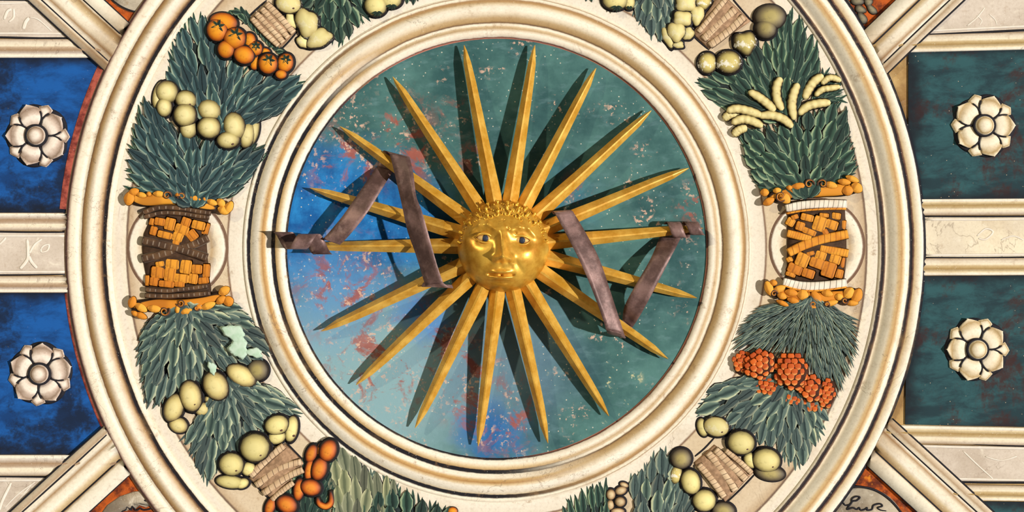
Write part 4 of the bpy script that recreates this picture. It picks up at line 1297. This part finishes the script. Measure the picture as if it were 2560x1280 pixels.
PIECE = unit_dome("weave_shape", [(0.5, 0.36), (0.42, 0.5), (-0.42, 0.5), (-0.5, 0.36), (-0.5, -0.36), (-0.42, -0.5), (0.42, -0.5), (0.5, -0.36)], M["weave"], 2)
ROLL = unit_dome("roll_shape", [(0.5 * math.cos(a) * (1 + 0.06 * math.cos(4 * a)), 0.5 * math.sin(a)) for a in [2 * math.pi * i / 14 for i in range(14)]], M["rim"], 3)
def spiral(name, x, y, r, turns, dirn, a0, w, mat, parent, h):
    pts = []
    N = 16
    for i in range(N):
        t = i / (N - 1)
        a = a0 + dirn * turns * 2 * math.pi * t
        rr = r * (1 - 0.8 * t)
        pts.append((x + rr * math.cos(a), y + rr * math.sin(a)))
    return ridge(name, pts, w, w * 0.6, mat, parent, h, n=3, ends=0.5, cross=4)

def basket(label, ox, oy, sc, outline, weave, straps, rolls, spirals, rimstrips, medal):
    q = lambda x, y: (ox + x / sc, oy + y / sc)
    bx, by = q(*medal[0])
    # round cream ring behind the basket
    R = medal[1]
    rm = painted("medallion_ring_paint", [(0.0, (214, 194, 164)), (0.25, CREAM), (0.5, (200, 172, 134)), (0.7, CREAM), (0.88, WHITE), (0.93, (120, 92, 74)), (1.0, (120, 92, 74))], wob=0.05, seed=bx * 0.01)
    o = lathe("trim", bx, by, [(R * 0.35, 8), (R * 0.6, 8.5), (R * 0.72, 9.0), (R * 0.84, 11.0), (R * 0.94, 9.5), (R, 8)], rm, 72)
    trim(o, medal[2])
    t = thing("wicker_basket", label, "basket", bx, by, 8)
    dome("core", [q(*p) for p in outline], 15, M["core_brown"], t, 8, 5, 0.4)
    w = (max(p[0] for p in outline) - min(p[0] for p in outline))
    cxm = (max(p[0] for p in outline) + min(p[0] for p in outline)) / 2
    def hz(x):
        s = min(0.98, abs(x - cxm) / (w * 0.5))
        return 8 + 15 * (1 - s * s) ** 0.4 - 1
    for it in weave:
        x, y, a, b, rot = it
        px, py = q(x, y)
        instance("wicker_strip", PIECE, px, py, min(hz(x), 21), math.radians(rot), a * 1.2 / sc, b * 1.2 / sc, 3.4, t)
    for pts, wd, mat, up in straps:
        ridge("strap", [q(*p) for p in pts], wd / sc, 4.5, M[mat], t, 19 + up, n=6, ends=0.92, cross=6)
    for pts, wd in rimstrips:
        ridge("rim", [q(*p) for p in pts], wd / sc, 8, M["rim"], t, 18, n=6, ends=0.6, cross=7)
    for x, y, a, b, rot in rolls:
        px, py = q(x, y)
        instance("rim_roll", ROLL, px, py, 24, math.radians(rot), a * 1.12 / sc, b * 1.15 / sc, 7, t)
    for x, y, r, tn, dr, a0 in spirals:
        px, py = q(x, y)
        spiral("scroll", px, py, r / sc, tn, dr, a0, 5.0, M["brown_ink"], t, 28)
        spiral("scroll", px, py, (r - 7) / sc, tn, dr, a0, 3.4, FM["orange"], t, 29)
    return t
basket("orange wicker basket bound with dark brown crossed straps on the left", 290, 440, 3.369,
       [(270, 300), (420, 250), (600, 260), (800, 300), (785, 420), (770, 560), (780, 700), (800, 850), (810, 990), (640, 1040), (450, 1040), (265, 1010), (255, 850), (235, 720), (225, 600), (240, 480), (275, 400)],
       [(305, 385, 44, 56, 15), (370, 385, 86, 62, 10), (455, 405, 84, 100, 14), (590, 388, 76, 72, 20), (555, 450, 114, 76, 20), (695, 415, 110, 70, 14), (756, 445, 52, 96, 16), (320, 462, 62, 72, 15), (412, 497, 122, 56, 14), (520, 515, 88, 72, 20), (642, 500, 84, 84, -38), (505, 565, 60, 40, 10),
        (372, 742, 74, 44, -10), (475, 742, 112, 82, 5), (588, 765, 92, 112, 8), (680, 785, 88, 74, 4), (760, 800, 58, 112, 4), (355, 812, 112, 92, 5), (455, 828, 92, 112, 8), (550, 862, 122, 72, 6), (650, 866, 76, 82, 8), (325, 888, 78, 72, 8), (425, 910, 126, 52, 6), (535, 910, 84, 48, 4), (268, 880, 40, 84, 0), (735, 880, 90, 52, -6)],
       [([(236, 700), (380, 665), (540, 620), (680, 570), (790, 520)], 80, "strap_dark", 1.0), ([(240, 545), (380, 575), (540, 615), (680, 655), (785, 690)], 80, "strap_dark", 3.0),
        ([(245, 310), (380, 270), (560, 275), (700, 300), (815, 315)], 48, "strap_dark", 2.0), ([(250, 348), (400, 312), (560, 318), (700, 340), (800, 350)], 44, "strap_dark", 1.0),
        ([(265, 955), (450, 965), (640, 945), (790, 925)], 46, "strap_dark", 2.0), ([(260, 1005), (450, 1010), (640, 1000), (810, 985)], 50, "strap_dark", 1.0)],
       [(112, 190, 84, 110, 10), (150, 135, 90, 60, -20), (215, 160, 84, 46, 12), (278, 152, 40, 40, 0), (362, 152, 92, 52, 5), (525, 160, 50, 40, 0), (668, 188, 112, 56, 14), (748, 195, 36, 40, 0), (810, 222, 90, 50, 20), (885, 225, 80, 60, 40), (905, 290, 96, 64, 25), (950, 265, 66, 110, 30),
        (138, 1062, 66, 96, 20), (212, 1108, 112, 62, 32), (325, 1118, 116, 60, 8), (590, 1140, 104, 52, -15), (520, 1125, 44, 70, 0), (695, 1108, 56, 56, 0), (778, 1092, 124, 58, -22), (885, 1045, 92, 58, -38), (912, 968, 100, 70, -32), (948, 1055, 82, 84, -20), (212, 1176, 104, 52, 22), (160, 1158, 66, 42, 30)],
       [(450, 168, 40, 1.2, -1, 0.3), (575, 176, 38, 1.2, 1, 2.6), (430, 1135, 46, 1.3, 1, -0.6), (565, 1068, 36, 1.2, -1, 3.0), (700, 1108, 26, 1.1, 1, 0.0)],
       [([(120, 170), (250, 205), (420, 190), (560, 196), (700, 228), (860, 280)], 118), ([(150, 1100), (330, 1082), (480, 1090), (620, 1085), (760, 1060), (900, 1000)], 112)],
       ((525, 606), 127, "round cream ring moulding behind the left basket"))
basket("orange wicker basket with white striped cuffs and an orange strap on the right", 1880, 430, 3.556,
       [(300, 280), (450, 250), (640, 245), (820, 270), (830, 420), (835, 600), (835, 780), (820, 960), (640, 1030), (440, 1030), (270, 990), (300, 850), (305, 600), (300, 400)],
       [(490, 405, 110, 60, 14), (600, 462, 112, 128, 18), (705, 468, 112, 80, 18), (342, 445, 72, 70, 30), (428, 482, 72, 76, 18), (510, 532, 124, 52, 22), (748, 392, 76, 56, 8), (812, 470, 42, 76, 8), (640, 385, 80, 36, 5), (380, 400, 60, 40, -20), (650, 535, 50, 50, -30),
        (448, 782, 112, 118, 22), (385, 862, 132, 84, 22), (500, 902, 108, 76, 18), (580, 812, 134, 84, 20), (682, 868, 118, 130, 18), (610, 742, 96, 72, 18), (765, 902, 86, 76, 12), (735, 775, 104, 82, 18), (802, 800, 42, 96, 8), (345, 905, 86, 50, 20), (335, 780, 50, 50, -30), (520, 725, 70, 36, -15)],
       [([(300, 545), (400, 570), (510, 595)], 80, "strap_orange", 0.5), ([(590, 675), (700, 700), (840, 725)], 84, "strap_orange", 0.5), ([(308, 720), (440, 655), (600, 600), (740, 572), (836, 552)], 92, "strap_orange", 2.5),
        ([(285, 325), (450, 295), (640, 285), (825, 288)], 84, "strap_white", 2.0), ([(262, 975), (420, 1010), (600, 1010), (825, 985)], 88, "strap_white", 2.0),
        ([(290, 372), (450, 345), (640, 332), (820, 330)], 22, "strap_orange", 2.0), ([(265, 1008), (420, 1050), (600, 1052), (825, 1022)], 22, "strap_orange", 2.4)],
       [(148, 262, 104, 62, -28), (112, 182, 72, 66, 0), (290, 232, 112, 84, 40), (222, 165, 70, 50, -10), (412, 126, 132, 58, -8), (700, 116, 112, 60, 12), (818, 88, 112, 54, 8), (890, 62, 120, 52, 22), (930, 140, 104, 86, 34), (850, 165, 96, 84, -10), (330, 140, 50, 44, 0),
        (150, 1035, 72, 130, -20), (190, 985, 66, 52, 10), (240, 1040, 112, 60, -20), (265, 1102, 84, 58, 22), (365, 1142, 106, 52, 15), (270, 1166, 112, 42, 24), (348, 1072, 112, 62, 10), (450, 1092, 100, 88, 8), (570, 1120, 84, 130, -30), (700, 1166, 124, 50, -15), (668, 1080, 100, 60, 10), (860, 1075, 90, 104, 40), (930, 1100, 92, 132, 25), (888, 1165, 106, 50, 0), (535, 1196, 92, 42, 10), (770, 1110, 70, 60, 0)],
       [(490, 112, 48, 1.3, -1, 0.2), (608, 110, 46, 1.3, 1, 2.8), (240, 220, 52, 1.3, 1, 0.3), (180, 1080, 32, 1.2, -1, 0.0), (805, 1140, 32, 1.2, 1, 0.0), (525, 1175, 34, 1.2, 1, 2.0), (645, 1175, 28, 1.2, -1, 1.0)],
       [([(130, 235), (330, 190), (480, 175), (640, 165), (800, 158), (940, 130)], 124), ([(150, 1050), (400, 1100), (560, 1115), (720, 1105), (920, 1070)], 118)],
       ((572, 658), 121, "round cream ring moulding behind the right basket"))

# wrapped ties between the garlands
def tie(label, quad, straps, lines):
    cx, cy = sum(p[0] for p in quad) / 4, sum(p[1] for p in quad) / 4
    t = thing("garland_tie", label, "tie", cx, cy, 8)
    ed = []
    for a, b in zip(quad, quad[1:] + quad[:1]):
        for i in range(5):
            ed.append((a[0] + (b[0] - a[0]) * i / 5, a[1] + (b[1] - a[1]) * i / 5))
    dome("core", ed, 10, M["tie_core"], t, 8, 4, 0.4)
    for pts, w in straps:
        ridge("strap", pts, w, 4, M["tie_strap"], t, 15, n=6, ends=0.9, cross=5)
    for pts in lines:
        ridge("binding_line", pts, 5, 1.5, M["ink"], t, 8, n=4, ends=0.6, cross=3)
M["tie_core"] = plain("tie_core_paint", (140, 110, 84), 0.5, scale=60)
tie("tan wrapped tie below the pears at the upper left", [(674, 6), (741, 80), (700, 124), (622, 48)],
    [([(668, 12), (700, 44), (736, 84)], 20), ([(656, 24), (688, 58), (722, 96)], 18), ([(642, 36), (676, 70), (710, 108)], 18), ([(632, 48), (662, 82), (698, 116)], 16)],
    [[(606, 62), (634, 32), (668, 2)], [(700, 128), (722, 106), (744, 80)]])
tie("brown wrapped tie with dark shadowed end at the upper right", [(1800, -20), (1876, 54), (1770, 126), (1728, 86)],
    [([(1836, 26), (1795, 62), (1756, 100)], 22), ([(1858, 44), (1818, 80), (1772, 116)], 22), ([(1812, 0), (1776, 44), (1744, 82)], 16), ([(1800, 60), (1790, 74), (1766, 96)], 10)],
    [[(1725, 84), (1748, 106), (1772, 126)], [(1815, -20), (1848, 20), (1880, 56)]])
tie("tan wrapped tie beside the yellow quinces at the lower left", [(714, 1106), (764, 1156), (684, 1254), (622, 1194)],
    [([(712, 1112), (670, 1146), (628, 1188)], 20), ([(756, 1152), (700, 1170), (642, 1212)], 20), ([(760, 1172), (716, 1192), (660, 1232)], 20), ([(736, 1204), (706, 1226), (682, 1248)], 16)],
    [[(714, 1102), (740, 1130), (772, 1162)], [(616, 1188), (650, 1222), (684, 1256)]])
tie("brown wrapped tie beside the pale fruit at the lower right", [(1784, 1110), (1884, 1178), (1812, 1256), (1732, 1156)],
    [([(1768, 1130), (1800, 1170), (1836, 1224)], 22), ([(1786, 1122), (1824, 1160), (1862, 1196)], 22), ([(1745, 1160), (1776, 1196), (1808, 1240)], 20), ([(1812, 1124), (1846, 1152), (1876, 1180)], 16)],
    [[(1736, 1140), (1760, 1120), (1786, 1092)], [(1812, 1258), (1850, 1222), (1888, 1182)]])

# ------------------------------------------------------------------ rosettes
def rosette_mat(name, light, mid, dark):
    k = NT(name)
    u, v = k.uv()
    o = k.obj()
    x = k.math("SUBTRACT", k.math("MULTIPLY", u, 2.0), 1.0); y = k.math("SUBTRACT", k.math("MULTIPLY", v, 2.0), 1.0)
    r = k.math("SQRT", k.math("ADD", k.math("MULTIPLY", x, x), k.math("MULTIPLY", y, y)))
    rr = k.math("ADD", r, k.math("MULTIPLY", k.math("SUBTRACT", k.noise(o, 35.0, 4.0), 0.5), 0.3))
    c = k.ramp(rr, [(0.0, light), (0.35, light), (0.62, mid), (0.8, dark), (0.9, mid), (1.0, light)])
    return k.done(weather(k, c, 0.2), 0.75)
def petal_mat(name, light, mid, dark):
    k = NT(name)
    u, v = k.uv()
    o = k.obj()
    vv = k.math("ADD", v, k.math("MULTIPLY", k.math("SUBTRACT", k.noise(o, 40.0, 4.0), 0.5), 0.25))
    c = k.ramp(vv, [(0.0, dark), (0.12, mid), (0.3, light), (0.46, light), (0.6, mid), (0.78, dark), (0.9, mid), (1.0, light)])
    return k.done(weather(k, c, 0.15), 0.75)
RL = petal_mat("grey_rosette_paint", (244, 230, 216), (206, 184, 168), (150, 126, 108))
RR_ = petal_mat("cream_rosette_paint", (248, 236, 212), (234, 216, 184), (186, 158, 112))
KN = {RL: rosette_mat("grey_knob_paint", (244, 230, 216), (196, 174, 156), (140, 114, 94)), RR_: rosette_mat("cream_knob_paint", (248, 236, 212), (228, 210, 176), (176, 148, 100))}
WID = [(0.0, 24), (0.18, 34), (0.42, 36.5), (0.56, 34.5), (0.64, 27), (0.72, 26), (0.8, 25), (0.88, 19), (0.95, 10), (1.0, 1)]
HTS = [(0.0, 3), (0.18, 6), (0.42, 9), (0.56, 8), (0.64, 7), (0.72, 6), (0.8, 6.5), (0.88, 8), (0.95, 9), (1.0, 9)]
def petal(cx, cy, ang, sc, mat, parent, h):
    verts, uvs, faces = [], [], []
    cols = 9
    for (t, w), (_, hh) in zip(WID, HTS):
        for j in range(cols):
            q = -1 + 2 * j / (cols - 1)
            a = math.radians(ang + q * w)
            r = (23 + 57 * t) * sc * (1 - 0.05 * q * q)
            verts.append((cx + r * math.cos(a), cy + r * math.sin(a), h + hh * (1 - 0.55 * q * q)))
            uvs.append((j / (cols - 1), t))
    R_ = len(WID)
    for i in range(R_ - 1):
        for j in range(cols - 1):
            a = i * cols + j
            faces.append((a, a + 1, a + cols + 1, a + cols))
    bd = [j for j in range(cols)] + [i * cols + cols - 1 for i in range(1, R_)] + [(R_ - 1) * cols + j for j in range(cols - 2, -1, -1)] + [i * cols for i in range(R_ - 2, 0, -1)]
    off = len(verts)
    for q in bd:
        verts.append((verts[q][0], verts[q][1], h - 1)); uvs.append(uvs[q])
    m_ = len(bd)
    for i in range(m_):
        faces.append((bd[i], bd[(i + 1) % m_], off + (i + 1) % m_, off + i))
    faces.append(tuple(off + i for i in range(m_)))
    return build("petal", verts, faces, mat, parent, uvs, True, True)
SEP = [(-5, 36), (-7, 52), (-13, 62), (-15, 73), (-8, 76), (-3, 79), (2, 82), (8, 78), (14, 74), (13, 62), (7, 52), (5, 36)]
def rosette(label, cx, cy, a0, mat, sc=1.0):
    t = thing("rosette", label, "rosette", cx, cy, 4, None)
    P = lambda ang, r: (cx + r * sc * math.cos(math.radians(ang)), cy + r * sc * math.sin(math.radians(ang)))
    back = []
    for i in range(60):
        a = i * 6
        back.append(P(a + a0, 76 + 8 * abs(math.cos(math.radians(a * 2.5)))))
    dome("backing", back, 3.5, M["ink"], t, 3.5, 3)
    for q in range(5):
        a = a0 + 72 * q
        dome("sepal", [P(a + 36 + d_, r_) for d_, r_ in SEP], 5.5, KN[mat], t, 6.0, 4)
    for q in range(5):
        a = a0 + 72 * q
        petal(cx, cy, a, sc * (1.02 if q % 2 else 0.97), mat, t, 7.0)
        s = a + 36
        ridge("groove_line", [P(s - 9, 62), P(s - 4, 50), P(s, 38), P(s, 28)], 4.5, 2.0, M["ink"], t, 12, n=4, ends=0.6)
        ridge("groove_line", [P(s + 11, 64), P(s + 5, 52), P(s, 40)], 4.0, 2.0, M["ink"], t, 12, n=4, ends=0.6)
    lathe("collar", cx, cy, [(22 * sc, 16), (25 * sc, 18), (28.5 * sc, 17), (29 * sc, 8)], M["ink"], 32, t)
    dome("knob", oval(cx, cy, 24 * sc, 24 * sc), 13, KN[mat], t, 14, 6)
rosette("grey carved rosette on the upper blue panel at the left", 95, 340, 180, RL)
rosette("grey carved rosette on the lower blue panel at the left", 103, 934, -85, RL)
rosette("cream carved rosette on the upper dark teal panel at the right", 2457, 315, 0, RR_)
rosette("cream carved rosette on the lower dark teal panel at the right", 2440, 873, 36, RR_)

# ------------------------------------------------------------------ corner ornaments
o = dome("grey_medallion", oval(352, -62, 100, 96, 0, 40), 5, corner_grey, None, 3, 4)
tag(o, "grey painted disc edge cut by the frame at the upper left", "medallion")
ridge("outline", [P_ for P_ in [(270, -10), (300, 14), (335, 29), (372, 33)]], 4, 1.2, M["ink"], o, 4.5, n=5)
o = dome("leaf_scroll", [(248, 1290), (268, 1262), (300, 1240), (335, 1228), (362, 1226), (380, 1246), (392, 1268), (384, 1262), (376, 1262), (368, 1268), (352, 1262), (340, 1272), (330, 1268), (318, 1278), (300, 1276), (280, 1300)], 5, corner_grey, None, 3, 4, centre=(330, 1255))
tag(o, "pale acanthus leaf scroll on the red orange corner at the lower left", "leaf scroll")
ridge("outline", [(296, 1280), (312, 1276), (318, 1268), (306, 1264), (304, 1268), (310, 1262), (322, 1268), (330, 1274), (332, 1264), (342, 1275), (352, 1270), (362, 1274), (380, 1270), (382, 1260), (372, 1254), (362, 1250), (374, 1248), (384, 1258), (390, 1272)], 4, 1.4, M["ink"], o, 6, n=4)
o = dome("leaf_scroll", oval(2150, 1318, 112, 102, 0.1, 40), 5, corner_grey, None, 3, 4)
tag(o, "grey rounded leaf scroll with dark pen strokes at the lower right", "leaf scroll")
ridge("outline", [(2110, 1216), (2150, 1216), (2190, 1226), (2225, 1250), (2255, 1284)], 6, 1.4, M["ink"], o, 6, n=5)
ridge("pen_stroke", [(2096, 1262), (2106, 1256), (2112, 1262), (2126, 1258), (2128, 1246), (2138, 1240), (2148, 1242), (2140, 1250), (2130, 1252), (2122, 1262), (2116, 1272), (2130, 1268), (2140, 1272), (2146, 1268), (2150, 1274), (2160, 1272), (2166, 1268), (2166, 1274), (2178, 1272), (2182, 1262), (2198, 1258), (2204, 1264), (2192, 1268), (2200, 1274), (2214, 1276)], 4.5, 1.6, M["ink"], o, 8, n=4)
pebm = fruit_mat("grey_pebble_paint", (150, 138, 110), (112, 104, 86), (76, 66, 54))
pebs = [(2112, 8, 14, 11), (2142, 2, 18, 14), (2150, 24, 16, 11), (2122, 24, 12, 11), (2178, 24, 18, 10), (2155, 46, 18, 11), (2130, 42, 12, 9), (2170, 6, 12, 12)]
od = sorted(range(len(pebs)), key=lambda i: pebs[i][0])
for i, (x, y, rx, ry) in enumerate(pebs):
    o = dome("pebble", oval(x, y, rx, ry, 0.2 * i, 18, lambda a, q=i: 1 + 0.08 * math.sin(3 * a + q)), 5, pebm, None, 3, 4)
    tag(o, "grey pebble in the orange upper right corner, %s" % (ORD[od.index(i)] if od.index(i) < len(pebs) - 1 else "rightmost"), "pebble", "pebbles in the upper right corner")
